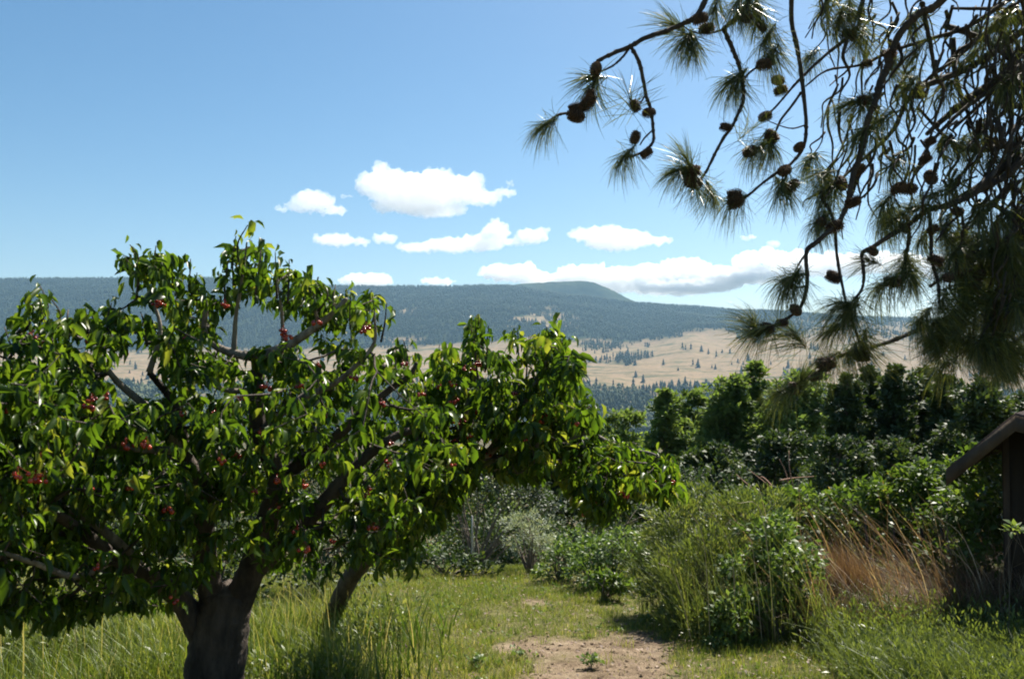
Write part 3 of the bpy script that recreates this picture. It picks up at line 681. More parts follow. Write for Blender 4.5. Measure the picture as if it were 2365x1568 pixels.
limbsA = [
    ([(490, 1700, 5.3), (495, 1568, 5.25), (510, 1450, 5.2), (525, 1370, 5.2)], .195, .15),
    ([(470, 1470, 5.2), (425, 1395, 5.1), (375, 1350, 4.9), (270, 1290, 4.5), (150, 1200, 4.1), (30, 1140, 3.8)], .085, .014),
    ([(505, 1420, 5.2), (478, 1320, 5.1), (470, 1210, 5.0), (472, 1130, 4.9), (430, 1060, 4.8), (420, 1000, 4.75), (400, 930, 4.7), (345, 860, 4.6)], .085, .015),
    ([(420, 1040, 4.8), (335, 1037, 4.55), (240, 1026, 4.4), (205, 1010, 4.3), (165, 1004, 4.2), (60, 960, 4.0), (-80, 900, 3.8)], .024, .010),
    ([(330, 1318, 4.72), (290, 1270, 4.58), (215, 1205, 4.35), (150, 1168, 4.2), (132, 1146, 4.15), (148, 1105, 4.1), (120, 1040, 4.0)], .032, .010),
    ([(545, 1400, 5.2), (590, 1290, 5.15), (620, 1190, 5.1), (640, 1110, 5.05), (600, 1000, 4.95), (590, 900, 4.9), (600, 826, 4.85)], .09, .03),
    ([(600, 826, 4.85), (660, 800, 4.8), (720, 762, 4.75), (768, 725, 4.7), (800, 690, 4.7)], .034, .012),
    ([(606, 826, 4.85), (550, 818, 4.8), (500, 800, 4.8), (472, 765, 4.75), (474, 700, 4.7), (440, 650, 4.7)], .030, .009),
    ([(575, 1330, 5.2), (650, 1255, 5.1), (740, 1170, 5.0), (790, 1110, 4.95), (850, 1050, 5.0), (930, 1000, 5.05), (1010, 990, 5.1)], .07, .015),
    ([(640, 1110, 5.05), (720, 1050, 5.0), (780, 1005, 4.95), (840, 950, 4.9), (900, 900, 4.9), (945, 868, 4.9), (962, 838, 4.9)], .045, .010),
    ([(265, 1290, 4.5), (180, 1330, 4.1), (80, 1300, 3.8), (-40, 1260, 3.6)], .022, .008),
    ([(60, 960, 4.0), (90, 860, 4.1), (130, 770, 4.2), (190, 782, 4.25)], .014, .007),
    ([(345, 860, 4.6), (370, 760, 4.6), (340, 660, 4.6)], .018, .006), ([(540, 816, 4.8), (545, 730, 4.75), (560, 640, 4.65), (570, 560, 4.6)], .016, .004), ([(655, 802, 4.8), (650, 720, 4.75), (640, 640, 4.65)], .014, .004),
    ([(735, 750, 4.75), (725, 690, 4.7), (735, 640, 4.65)], .010, .004), ([(430, 1060, 4.8), (360, 960, 4.6), (270, 880, 4.5), (215, 800, 4.4), (205, 740, 4.35)], .03, .006), ([(600, 1000, 4.95), (680, 930, 4.8), (780, 880, 4.7), (860, 800, 4.65), (865, 720, 4.6)], .028, .005), ([(590, 900, 4.9), (520, 900, 4.8), (450, 860, 4.7), (420, 790, 4.6)], .02, .006),
]
shootsA = [(560, 640, 572, 520, 4.6), (540, 660, 545, 545, 4.7), (590, 680, 600, 560, 4.5), (520, 700, 528, 600, 4.6), (640, 690, 636, 583, 4.6), (665, 700, 668, 600, 4.7), (700, 700, 715, 625, 4.6), (735, 720, 745, 655, 4.6), (315, 690, 300, 565, 4.5), (350, 700, 360, 568, 4.5),
           (390, 690, 395, 600, 4.6), (445, 690, 440, 598, 4.6), (470, 690, 455, 630, 4.6), (330, 640, 285, 590, 4.5), (810, 760, 812, 662, 4.7), (850, 770, 858, 672, 4.7), (880, 790, 893, 700, 4.7), (770, 720, 775, 660, 4.8), (85, 760, 92, 660, 4.2), (110, 770, 118, 690, 4.2), (60, 760, 55, 690, 4.2),
           (200, 770, 205, 710, 4.3), (255, 770, 258, 700, 4.3), (280, 780, 285, 715, 4.3), (160, 770, 158, 715, 4.3), (930, 860, 932, 785, 4.9), (915, 870, 915, 800, 4.9), (20, 830, 10, 755, 4.0), (310, 770, 325, 720, 4.5), (340, 800, 352, 740, 4.5), (400, 820, 392, 770, 4.6)]
bA = [(370, 685, 4.35, 3), (360, 692, 4.35, 2), (88, 770, 4.0, 4), (78, 762, 4.0, 2), (845, 742, 4.5, 4), (838, 748, 4.5, 3), (518, 690, 4.4, 3), (655, 752, 4.4, 4), (660, 765, 4.4, 3), (735, 732, 4.5, 2), (212, 908, 3.8, 4), (208, 925, 3.8, 2), (205, 770, 4.1, 2), (470, 868, 4.3, 2), (560, 905, 4.3, 2), (615, 880, 4.4, 2), (250, 900, 3.9, 1), (700, 1105, 4.3, 3), (640, 1095, 4.4, 2), (50, 1060, 3.6, 2),
      (545, 1040, 4.4, 2), (690, 880, 4.5, 2), (760, 945, 4.5, 2), (900, 1015, 4.7, 2), (930, 830, 4.7, 2), (100, 1035, 3.7, 2), (850, 1120, 4.6, 1), (865, 1205, 4.6, 2), (770, 1240, 4.6, 2), (600, 985, 4.4, 1), (420, 940, 4.3, 1), (150, 960, 3.8, 1), (500, 940, 4.4, 1), (640, 1160, 4.5, 1), (20, 930, 3.5, 3), (820, 860, 4.6, 2), (580, 1120, 4.4, 1), (290, 1010, 4, 1), (735, 835, 4.5, 2), (690, 1210, 4.5, 1), (880, 920, 4.7, 2), (430, 770, 4.4, 2), (975, 900, 4.8, 2)]
q = P(490, 1600, 5.3); tA = thing('cherry_tree', 'big spreading cherry tree with a thick dark forked trunk on the left', 'tree', (q[0], q[1], gz(q[0], q[1])), 'cherry trees')
dA = lambda x, y: np.interp(x, [-450, 0, 400, 700, 1100], [3.7, 4.0, 4.75, 4.9, 5.2]) + (.15 if y > 1000 else 0)
cherry_tree(tA, limbsA, polyA, holesA, shootsA, dA, lambda x, y: np.interp(y, [560, 800, 1000, 1400], [.12, .35, .6, .5]), 2500, (7, 12), .076, bA)
# leaning tree further back
polyB = [(955, 900), (985, 862), (1005, 810), (1040, 800), (1070, 822), (1085, 790), (1088, 740), (1108, 730), (1140, 770), (1142, 812), (1170, 825), (1186, 765), (1212, 775), (1232, 800), (1262, 762), (1292, 752), (1308, 775), (1330, 830), (1335, 900), (1368, 918), (1388, 960), (1375, 1000), (1400, 1012), (1480, 1030), (1528, 1050), (1568, 1112), (1548, 1140),
         (1480, 1130), (1440, 1160), (1400, 1195), (1370, 1190), (1330, 1120), (1250, 1100), (1160, 1090), (1130, 1055), (1060, 1140), (1010, 1200), (940, 1260), (930, 1100), (940, 980)]
holesB = [[(1085, 1010), (1100, 975), (1150, 1000), (1160, 1040), (1130, 1052)], [(1232, 1000), (1250, 985), (1268, 1015), (1245, 1035)], [(1325, 985), (1370, 990), (1360, 1010), (1330, 1008)], [(1160, 880), (1180, 840), (1195, 850), (1180, 900)]]
limbsB = [
    ([(765, 1440, 7.6), (800, 1350, 7.3), (845, 1290, 7.0), (900, 1235, 6.7), (960, 1180, 6.4), (1040, 1120, 6.2), (1110, 1070, 6.1), (1200, 1060, 6.0), (1250, 1085, 5.9)], .085, .03),
    ([(1040, 1120, 6.2), (1060, 1000, 6.0), (1090, 900, 6.0), (1105, 800, 5.9)], .035, .010),
    ([(1110, 1070, 6.1), (1180, 980, 5.9), (1230, 900, 5.8), (1270, 820, 5.8)], .035, .010),
    ([(1200, 1060, 6.0), (1270, 1000, 5.8), (1310, 1012, 5.7), (1360, 1000, 5.7), (1400, 1018, 5.6), (1450, 1038, 5.6), (1500, 1046, 5.5), (1530, 1060, 5.5)], .024, .007),
    ([(1250, 1085, 5.9), (1330, 1050, 5.6), (1400, 1080, 5.5), (1450, 1100, 5.5)], .018, .006),
    ([(1250, 1085, 5.9), (1235, 1020, 5.8), (1245, 960, 5.8)], .035, .010)]
shootsB = [(1102, 860, 1100, 728, 5.7), (1120, 860, 1128, 752, 5.8), (1090, 860, 1088, 750, 5.8), (1195, 880, 1195, 758, 5.7), (1215, 880, 1222, 775, 5.7), (1262, 870, 1262, 755, 5.7), (1288, 870, 1292, 745, 5.7), (1305, 880, 1315, 780, 5.7), (1010, 880, 1015, 795, 5.9), (1045, 880, 1045, 792, 5.9), (1240, 870, 1245, 790, 5.7), (1325, 900, 1330, 830, 5.7), (1360, 980, 1368, 918, 5.6), (1500, 1080, 1520, 1040, 5.4), (1540, 1120, 1555, 1065, 5.4), (1155, 890, 1152, 818, 5.8)]
bB = [(1105, 828, 5.5, 4), (1075, 842, 5.5, 3), (1095, 845, 5.5, 2), (1165, 878, 5.6, 2), (1152, 882, 5.6, 2), (1278, 862, 5.5, 2), (1300, 888, 5.5, 3), (1240, 940, 5.4, 4), (1255, 945, 5.4, 4), (1228, 948, 5.4, 3), (1102, 938, 5.6, 3), (1130, 945, 5.6, 2), (1030, 900, 5.7, 2), (1245, 965, 5.4, 2), (1215, 990, 5.4, 3), (1050, 1010, 5.8, 2), (1130, 1040, 5.8, 2), (1550, 1105, 5.2, 2), (1448, 1132, 5.2, 3), (1438, 1128, 5.2, 2), (1380, 1150, 5.3, 2), (1350, 1180, 5.4, 2), (1420, 1050, 5.3, 1), (1330, 1085, 5.4, 1), (1190, 900, 5.5, 2), (1050, 1100, 5.8, 2), (960, 1120, 5.9, 2), (1285, 930, 5.4, 2), (1170, 940, 5.5, 1), (1320, 960, 5.3, 1), (1070, 960, 5.7, 1), (1500, 1095, 5.2, 1)]
q = P(765, 1440, 7.6); tB = thing('cherry_tree', 'leaning cherry tree behind, its fruiting branch reaching right over the clearing', 'tree', (q[0], q[1], gz(q[0], q[1])), 'cherry trees')
dB = lambda x, y: np.interp(x, [900, 1100, 1300, 1600], [6.3, 6.0, 5.75, 5.45])
cherry_tree(tB, limbsB, polyB, holesB, shootsB, dB, lambda x, y: np.interp(x, [900, 1100, 1350, 1600], [.45, .5, .42, .22]), 1450, (7, 12), .083, bB)
# ------------------------------------------------------------------ pine
def tuft_template(n, L_, spread, bend, seed, wd=.0022):
    """long needles sweeping from a short twig; axis +X, hanging needles bend to -Z"""
    r = np.random.default_rng(seed); V = []; T = []
    for i in range(n):
        o = np.array([r.uniform(-.085, .015), 0, 0]); d = r.normal(size=3); d /= np.linalg.norm(d); d = d * spread + np.array([1.0, 0, 0]) * r.uniform(.25, 1.0); d /= np.linalg.norm(d)
        l = L_ * r.uniform(.6, 1.1); s = np.cross(d, r.normal(size=3)); s /= np.linalg.norm(s); b = len(V)
        for q, wq in ((0, .8), (.35, 1), (.7, .9), (1, .25)):
            p = o + d * l * q + np.array([0, 0, -bend * l * q * q]); V += [p + s * wd * wq / 2, p - s * wd * wq / 2]
        for k in range(3): a = b + 2 * k; T += [(a, a + 1, a + 3), (a, a + 3, a + 2)]
    # twig core
    return np.array(V), np.array(T)
TUFT = [tuft_template(210, .155, .50, .38, 1), tuft_template(220, .150, .58, .6, 2), tuft_template(150, .160, .46, .25, 3), tuft_template(70, .165, 1.2, .05, 4), tuft_template(230, .150, .7, .6, 5)]
def cone_template(seed):
    r = np.random.default_rng(seed); a = Acc(); V, T = uvs(10, 8); a.add(V * [.020, .020, .034], T, .1)
    n = 110
    for i in range(n):
        q = (i + .5) / n; z = (q - .5) * .072; rad = .019 * math.sqrt(max(.05, 1 - (2 * q - 1) ** 2 * .9)) + .004; th = i * 2.39996
        o = np.array([math.cos(th), math.sin(th), 0]); u = np.array([-math.sin(th), math.cos(th), 0]); up = np.array([0, 0, 1.])
        c = o * rad + up * z; tip = c + o * .009 + up * (.006 - .01 * (1 - q)); s = .0065
        Vs = np.array([c - o * .008 - u * s * .6, c - o * .008 + u * s * .6, tip + u * s * .8, tip - u * s * .8, tip + o * .003 - up * .003, c - o * .006 - up * .004])
        a.add(Vs, np.array([(0, 1, 2), (0, 2, 3), (3, 2, 4), (5, 4, 2), (5, 2, 1), (5, 3, 4), (5, 0, 3), (5, 1, 0)]), r.uniform(0, 1))
    return np.vstack(a.V), np.vstack(a.T), np.concatenate(a.t)
M_cone, nt, N, L, Bs = newmat('pine_cone_scale'); at = N.new('ShaderNodeAttribute'); at.attribute_name = 'tint'
L.new(ramp(nt, at.outputs['Fac'], [(0, (.035, .02, .012)), (1, (.15, .085, .045))]), Bs.inputs['Base Color']); Bs.inputs['Roughness'].default_value = .7
TR = np.array([4.9, 4.3])
tP = thing('pine_tree', 'tall long needled pine whose cone bearing boughs hang in from the upper right', 'tree', (TR[0], TR[1], gz(*TR)))
trunk = Acc(); g = gz(*TR); tube(trunk, [(TR[0], TR[1], g - .2), (TR[0] + .1, TR[1], 2.5), (TR[0] + .05, TR[1] + .1, 6), (TR[0], TR[1], 10), (TR[0], TR[1], 12.5)], .30, .06, 14, 6, .05)
trunk.build('trunk', M_pbark, tP, smooth=True)
traced = [  # points x, y, distance; radius start, end
    ([(1660, -60, 3.7), (1630, 0, 3.7), (1609, 37, 3.7), (1589, 50, 3.7), (1539, 72, 3.7), (1489, 89, 3.7), (1456, 107, 3.7), (1416, 124, 3.7), (1389, 137, 3.7), (1379, 147, 3.7), (1372, 187, 3.7), (1364, 230, 3.7), (1349, 254, 3.7), (1329, 261, 3.68), (1295, 264, 3.66), (1272, 277, 3.64), (1258, 291, 3.62)], .0125, .005),
    ([(1456, 107, 3.7), (1476, 144, 3.7), (1486, 187, 3.7), (1492, 221, 3.7), (1503, 254, 3.7), (1509, 301, 3.68), (1508, 328, 3.66), (1489, 348, 3.65), (1462, 361, 3.65), (1446, 364, 3.64)], .009, .005),
    ([(1489, 221, 3.7), (1480, 236, 3.69), (1463, 238, 3.68), (1454, 226, 3.68)], .004, .003),
    ([(1508, 300, 3.68), (1488, 320, 3.66), (1478, 335, 3.66)], .004, .003),
    ([(1456, 107, 3.7), (1440, 130, 3.72), (1416, 152, 3.73), (1385, 167, 3.73)], .006, .004),
    ([(1760, -60, 3.9), (1730, 0, 3.9), (1716, 30, 3.88), (1676, 63, 3.86), (1676, 77, 3.86), (1693, 117, 3.85), (1710, 160, 3.85), (1716, 200, 3.84), (1716, 234, 3.83), (1703, 267, 3.82), (1690, 294, 3.8), (1670, 321, 3.8), (1650, 358, 3.8), (1630, 398, 3.8), (1612, 416, 3.8), (1590, 410, 3.78), (1565, 395, 3.75)], .012, .005),
    ([(1676, 66, 3.86), (1650, 75, 3.86), (1620, 78, 3.86), (1595, 72, 3.85), (1580, 62, 3.85)], .005, .003),
    ([(1716, 185, 3.85), (1735, 165, 3.85), (1762, 150, 3.85)], .006, .004),
    ([(1828, -60, 4.0), (1828, 46, 4.0), (1837, 93, 4.0), (1846, 139, 4.0), (1852, 186, 4.0), (1858, 241, 3.98), (1862, 294, 3.96), (1855, 340, 3.95), (1828, 377, 3.94), (1790, 402, 3.92), (1753, 430, 3.9), (1719, 458, 3.9), (1690, 462, 3.9)], .012, .005),
    ([(1808, 400, 3.93), (1805, 430, 3.92)], .004, .003), ([(1858, 290, 3.96), (1830, 297, 3.96), (1800, 290, 3.96), (1766, 276, 3.97)], .004, .002),
    ([(2010, -60, 4.1), (1991, 6, 4.1), (1982, 62, 4.1), (1951, 93, 4.08), (1911, 124, 4.06), (1858, 173, 4.05), (1834, 198, 4.05), (1797, 241, 4.05), (1775, 263, 4.05), (1763, 263, 4.05)], .012, .003),
    ([(1849, 216, 4.0), (1827, 247, 4.0), (1803, 278, 4.0), (1790, 309, 4.0), (1778, 337, 4.0)], .007, .004),
    ([(2240, -80, 4.0), (2168, 9, 4.0), (2124, 31, 4.0), (2084, 71, 4.0), (2059, 117, 4.0), (2050, 155, 4.0), (2032, 192, 3.98), (2022, 235, 3.96), (2004, 278, 3.95), (1994, 325, 3.94), (1985, 362, 3.93), (1973, 396, 3.92), (1964, 433, 3.9), (1957, 470, 3.9), (1935, 517, 3.88), (1907, 541, 3.86), (1883, 562, 3.85), (1865, 576, 3.85), (1861, 600, 3.84), (1864, 635, 3.83), (1862, 670, 3.82), (1851, 705, 3.8), (1837, 722, 3.8), (1810, 740, 3.78), (1782, 754, 3.76), (1758, 762, 3.75)], .018, .006),
    ([(1862, 660, 3.83), (1845, 664, 3.82), (1828, 658, 3.8), (1815, 645, 3.8)], .005, .003), ([(1862, 585, 3.85), (1848, 605, 3.86), (1834, 632, 3.86)], .006, .003),
    ([(2380, 60, 4.3), (2250, 150, 4.25), (2168, 186, 4.2), (2130, 201, 4.18), (2100, 226, 4.15), (2081, 263, 4.13), (2066, 297, 4.1), (2025, 340, 4.08), (1982, 377, 4.05), (1939, 417, 4.02), (1908, 439, 4.0)], .018, .005),
    ([(1895, 440, 4.0), (1900, 461, 4.0), (1918, 489, 3.98), (1928, 531, 3.96), (1932, 583, 3.95), (1939, 628, 3.93), (1949, 677, 3.92), (1956, 716, 3.9)], .009, .006),
    ([(2420, 300, 4.3), (2330, 400, 4.25), (2270, 433, 4.2), (2228, 457, 4.18), (2187, 475, 4.15), (2145, 485, 4.13), (2096, 520, 4.1), (2054, 545, 4.08), (2012, 573, 4.05), (1991, 586, 4.03), (1995, 628, 4.0), (1991, 667, 3.98), (1967, 698, 3.96)], .020, .006),
    ([(2096, 500, 4.12), (2100, 548, 4.1), (2092, 590, 4.08), (2088, 620, 4.06)], .010, .008), ([(2145, 485, 4.13), (2150, 540, 4.12), (2152, 600, 4.1), (2166, 650, 4.08), (2170, 700, 4.05)], .010, .007),
    ([(2160, 560, 4.15), (2190, 520, 4.2), (2225, 490, 4.22)], .005, .008), ([(2222, 490, 4.2), (2225, 560, 4.2), (2215, 625, 4.15), (2190, 650, 4.12)], .007, .005),
    ([(2365, 170, 4.3), (2280, 215, 4.25), (2215, 262, 4.2), (2150, 330, 4.15), (2120, 385, 4.1), (2100, 430, 4.08), (2085, 440, 4.06)], .012, .005),
    ([(1860, 200, 4.1), (1911, 163, 4.1), (1990, 150, 4.12), (2060, 118, 4.15), (2150, 90, 4.2), (2240, 60, 4.25), (2330, 0, 4.3)], .004, .012),
    ([(2130, 10, 4.1), (2140, 60, 4.1), (2150, 110, 4.1), (2160, 170, 4.1), (2180, 210, 4.12), (2165, 260, 4.12), (2148, 320, 4.1), (2135, 360, 4.1), (2118, 400, 4.1)], .012, .004),
    ([(2069, 300, 4.1), (2075, 325, 4.1), (2095, 345, 4.1), (2100, 390, 4.1), (2085, 425, 4.1), (2068, 440, 4.08)], .006, .004),
    ([(2560, 700, 4.3), (2450, 730, 4.3), (2365, 775, 4.25), (2323, 798, 4.2), (2280, 806, 4.15)], .012, .005),
    ([(2400, 640, 4.3), (2260, 700, 4.25), (2159, 747, 4.2), (2106, 768, 4.15), (2054, 789, 4.1), (1995, 806, 4.05), (1942, 820, 4.0), (1886, 862, 3.95), (1830, 890, 3.9), (1799, 906, 3.88)], .014, .005),
    ([(1957, 716, 3.9), (1975, 760, 3.92), (1990, 806, 4.0)], .006, .005),
    ([(2600, 60, 4.5), (2420, 130, 4.4), (2300, 190, 4.35), (2210, 250, 4.3), (2140, 310, 4.25)], .040, .010), ([(2600, 260, 4.5), (2450, 330, 4.4), (2330, 380, 4.35), (2260, 430, 4.3), (2190, 470, 4.25)], .034, .008),
    ([(2560, 480, 4.4), (2420, 520, 4.35), (2330, 560, 4.3), (2230, 610, 4.25), (2150, 660, 4.2)], .026, .007), ([(2550, -60, 4.5), (2400, 20, 4.4), (2290, 70, 4.35), (2200, 140, 4.3), (2120, 200, 4.2)], .026, .006),
]
tuft_spots = [(1255, 292, 3.62, -1, -.6, 0), (1440, 364, 3.64, -.8, -.9, 0), (1454, 224, 3.68, -.1, .5, 3), (1364, 180, 3.7, -.9, -.1, 2), (1366, 215, 3.7, -.4, -1, 2), (1560, 395, 3.75, -.9, -.3, 0), (1588, 372, 3.78, -.3, .7, 2), (1600, 420, 3.78, .2, -.9, 1), (1645, 450, 3.82, .3, -.9, 0), (1690, 462, 3.9, -.9, -.3, 1),
              (1580, 95, 3.85, -.6, -.8, 0), (1600, 110, 3.85, .2, -1, 0), (1560, 60, 3.85, -.8, .6, 2), (1688, 188, 3.85, -.8, -.6, 0), (1700, 200, 3.85, -.2, -1, 2), (1775, 130, 3.86, -.6, -.7, 1), (1765, 95, 3.9, -.5, -.8, 1), (1740, 345, 3.95, -.8, -.3, 1), (1778, 340, 4.0, .1, -1, 0), (1735, 300, 3.9, .6, .5, 3), (1805, 432, 3.92, -.4, -.9, 2), (1812, 436, 3.92, .5, -.9, 2),
              (1720, 20, 3.9, -.3, -.9, 0), (1700, 10, 3.8, -.5, -.8, 2), (1750, 30, 3.9, 0, -1, 0), (1650, 20, 3.8, -.3, -.9, 2), (1815, 645, 3.8, -.7, -.2, 1), (1825, 655, 3.8, -.5, -.9, 0), (1755, 762, 3.75, -.9, -.3, 0), (1740, 745, 3.76, -.2, .8, 1), (1908, 439, 4.0, -.9, -.5, 1), (1900, 400, 4.0, -.8, -.2, 2), (1888, 512, 3.95, -.9, -.6, 1),
              (1956, 720, 3.9, -.6, -.8, 4), (1965, 730, 3.9, .5, -.9, 4), (1940, 700, 3.9, -.9, .1, 1), (1920, 760, 3.95, -.8, -.5, 2), (1835, 770, 3.95, -.5, .6, 1), (1990, 800, 4.0, -.1, -1, 4), (1960, 815, 4.0, -.7, -.7, 4), (1905, 830, 3.95, -.8, -.4, 1), (1800, 905, 3.88, -.9, -.2, 1), (1850, 880, 3.9, .1, .9, 2), (1995, 235, 4.0, -.7, -.6, 1), (1960, 240, 4.0, -.8, -.2, 0), (2028, 280, 4.0, -.7, -.5, 1), (1985, 310, 3.95, -.8, -.6, 0),
              (2060, 510, 4.1, -.8, -.5, 1), (2040, 470, 4.1, -.6, -.6, 1), (2105, 480, 4.1, -.8, -.1, 1), (2150, 450, 4.1, -.6, -.2, 1), (2088, 630, 4.06, -.3, -1, 4), (2100, 610, 4.06, .2, -1, 4), (2110, 650, 4.05, .4, -.9, 4), (2030, 660, 4.05, -.7, -.4, 1), (2005, 600, 4.05, -.8, .2, 2), (2170, 705, 4.05, -.3, -1, 4), (2120, 740, 4.08, -.6, -.6, 4), (2230, 690, 4.1, .3, -1, 4),
              (2150, 770, 4.08, -.5, -.9, 4), (2210, 770, 4.1, .1, -1, 4), (2245, 720, 4.1, .4, -.9, 4), (2180, 790, 4.1, .2, -1, 4), (2165, 810, 4.1, 0, -1, 4), (2290, 580, 4.2, -.8, -.4, 4), (2320, 620, 4.2, 0, -1, 4), (2270, 550, 4.2, -.8, .2, 1), (2350, 560, 4.3, -.4, -.9, 4), (2090, 205, 4.1, -.7, -.7, 1), (2230, 255, 4.25, -.5, -.8, 4), (2270, 300, 4.3, -.2, -1, 4),
              (2240, 330, 4.25, -.7, -.5, 1), (2300, 240, 4.3, -.7, -.6, 4), (2290, 430, 4.3, -.4, -.8, 4), (2350, 330, 4.3, -.4, -.8, 4), (2350, 450, 4.3, 0, -1, 4), (2350, 90, 4.3, -.4, -.9, 4), (2200, 420, 4.2, -.7, -.6, 1), (2240, 130, 4.2, -.7, -.6, 2), (2180, 330, 4.2, -.7, -.7, 1), (2330, 540, 4.3, -.7, -.6, 1), (2110, 120, 4.1, -.7, -.6, 2), (2060, 380, 4.1, -.7, -.6, 1), (2320, 30, 4.3, -.7, -.6, 1), (2210, 580, 4.2, -.7, -.6, 1), (1930, 60, 4.05, -.3, -.9, 4), (1960, 40, 4.05, 0, -1, 4), (1900, 20, 4.05, -.4, -.9, 1), (1985, 90, 4.1, -.4, -.9, 1)]
cone_spots = [(1329, 250, 3.66), (1330, 268, 3.66), (1376, 160, 3.68), (1364, 222, 3.66), (1358, 236, 3.66), (1467, 318, 3.64), (1632, 68, 3.84), (1676, 295, 3.78), (1598, 398, 3.76), (1590, 418, 3.76), (1606, 424, 3.76), (1797, 186, 3.98), (1803, 210, 3.98), (1846, 340, 3.93), (1812, 394, 3.92), (1696, 450, 3.88), (1699, 468, 3.88), (1732, 350, 3.95), (1765, 150, 3.85), (1838, 716, 3.78), (1772, 758, 3.75),
              (1995, 232, 4.0), (1970, 466, 3.88), (1898, 512, 3.95), (2075, 436, 4.06), (2160, 602, 4.08), (2212, 488, 4.2), (2155, 530, 4.1), (1918, 838, 3.93), (1990, 820, 4.0), (2060, 650, 4.05), (2215, 630, 4.15), (2262, 635, 4.2), (2250, 660, 4.2), (2150, 410, 4.1), (1903, 842, 3.93), (1925, 640, 4.0), (2002, 148, 4.1), (1985, 392, 4.0), (2350, 600, 4.25), (1830, 430, 3.93), (1760, 60, 3.9), (2120, 215, 4.15), (2290, 330, 4.3), (1960, 82, 4.05), (2190, 640, 4.1)]
def add_bough(pts, r0, r1):
    a = Acc(); q = np.array(pts, float); tube(a, q, r0, r1, 7, 5, .10)
    # small knobs along the wood
    c = catmull(q, 3); k = rng.random(len(c)) < .35
    if k.any(): V, T = inst(BALL[0], BALL[1], c[k], frames(rdir(k.sum())), np.full(k.sum(), 1.25) * np.interp(np.nonzero(k)[0], [0, len(c)], [r0, r1])); a.add(V, T)
    return a
for pts, r0, r1 in traced:
    add_bough([P(*p) for p in pts], r0, r1).build('branch', M_pbark, tP, smooth=True)
# main boughs from the trunk out to where the hanging branches start
main = [((1660, -60, 3.7), 3.6), ((1760, -60, 3.9), 3.7), ((1828, -60, 4.0), 3.8), ((2010, -60, 4.1), 3.8), ((2240, -80, 4.0), 3.6), ((2600, 60, 4.5), 3.1), ((2600, 260, 4.5), 2.7), ((2560, 480, 4.4), 2.3), ((2550, -60, 4.5), 3.4), ((2560, 700, 4.3), 1.9)]
for e, z in main:
    q = P(*e); A = np.array([TR[0], TR[1], z + .2]); mid = (A + q) / 2 + np.array([0, 0, .25]); add_bough([A, mid, q], .05, .02).build('branch', M_pbark, tP, smooth=True)
tm = [mesh('needle_tuft', v, t_, M_pine, tint=np.repeat(np.random.default_rng(k).uniform(0, 1, len(v) // 8), 8)) for k, (v, t_) in enumerate(TUFT)]
used = set()
from mathutils import Matrix
def put(src, loc, M, sc, parent, used):
    if src.name in used: o = src.copy(); C.objects.link(o)
    else: o = src; used.add(src.name)
    o.parent = parent; mat = Matrix([list(map(float, r)) for r in M]).to_4x4()
    o.rotation_euler = mat.to_euler(); o.location = Vector([float(v) for v in loc]) - parent.location; o.scale = (sc, sc, sc); return o
tuft_spots = [q for q in tuft_spots if not (q[5] == 4 and q[0] > 2200 and q[1] < 540)]
for i, (x, y, d, dx, dz, k) in enumerate(tuft_spots):
    ax = nrm(np.array([[dx, random.uniform(-.35, .35), dz]])); Mx = frames(ax)[0]
    put(tm[k], P(x, y, d), Mx, random.uniform(.85, 1.1), tP, used)
for pts, r0, r1 in traced:      # small cones sitting along the twigs
    for j in range(2, len(pts) - 1):
        if random.random() < .14: cone_spots.append((pts[j][0] + random.uniform(-9, 9), pts[j][1] + 7, pts[j][2]))
cm = [mesh('pine_cone', *cone_template(k)[:2], M_cone, tint=cone_template(k)[2]) for k in range(2)]
for i, (x, y, d) in enumerate(cone_spots):
    put(cm[i % 2], P(x, y, d), frames(nrm(rng.normal(size=(1, 3)) * .5 + [[1, 0, 0]]), roll=np.array([random.uniform(0, 6)]))[0] @ np.array([[0, 0, 1], [0, 1, 0], [-1, 0, 0]]), random.uniform(.65, .95), tP, used)
# hanging twigs filling the dense right side, and needles too many to count: one part each
ft = Acc(); fn = Acc(); ends = []; axs = []
for i in range(430):
    # root along the heavy boughs
    x = 2410 - abs(random.gauss(0, 110)) if i % 3 else random.uniform(1900, 2400); y = random.uniform(-60, 820) if x > 2200 else random.uniform(-80, 420)
    d = random.uniform(4.0, 4.9); Lp = random.uniform(60, 190)
    if x > 2200 and y + Lp > 840: continue
    a0 = P(x, y, d); lean = random.uniform(-70, 25)
    q = [a0]; n_ = 4
    for s_ in range(1, n_ + 1): q.append(P(x + lean * s_ / n_ + random.gauss(0, 9), y + Lp * s_ / n_, d + random.gauss(0, .03)))
    tube(ft, q, random.uniform(.005, .010), .003, 5, 4, .1)
    if y > 420 and random.random() < .5 or y < 420 and random.random() < .07: ends.append(q[-1]); axs.append(nrm(q[-1] - q[-2] + np.array([-.03, 0, 0])))
for (x0, y0, x1, y1) in [(2365, 60, 2200, 20), (2365, 240, 2240, 330), (2365, 330, 2120, 250), (2300, 40, 2200, 300), (2340, 420, 2200, 560), (2200, 90, 2260, 330), (2365, 520, 2260, 470), (2300, 600, 2365, 760), (2330, 180, 2310, 520), (2180, 60, 2330, 140)]:
    p0, p1 = P(x0, y0, 4.45), P(x1, y1, 4.3); tube(ft, [p0, (p0 + p1) / 2 + rng.normal(size=3) * .06, p1], .016, .007, 6, 4, .1)
tag(ft.build('twigs', M_pbark, tP, smooth=True), kind='stuff')
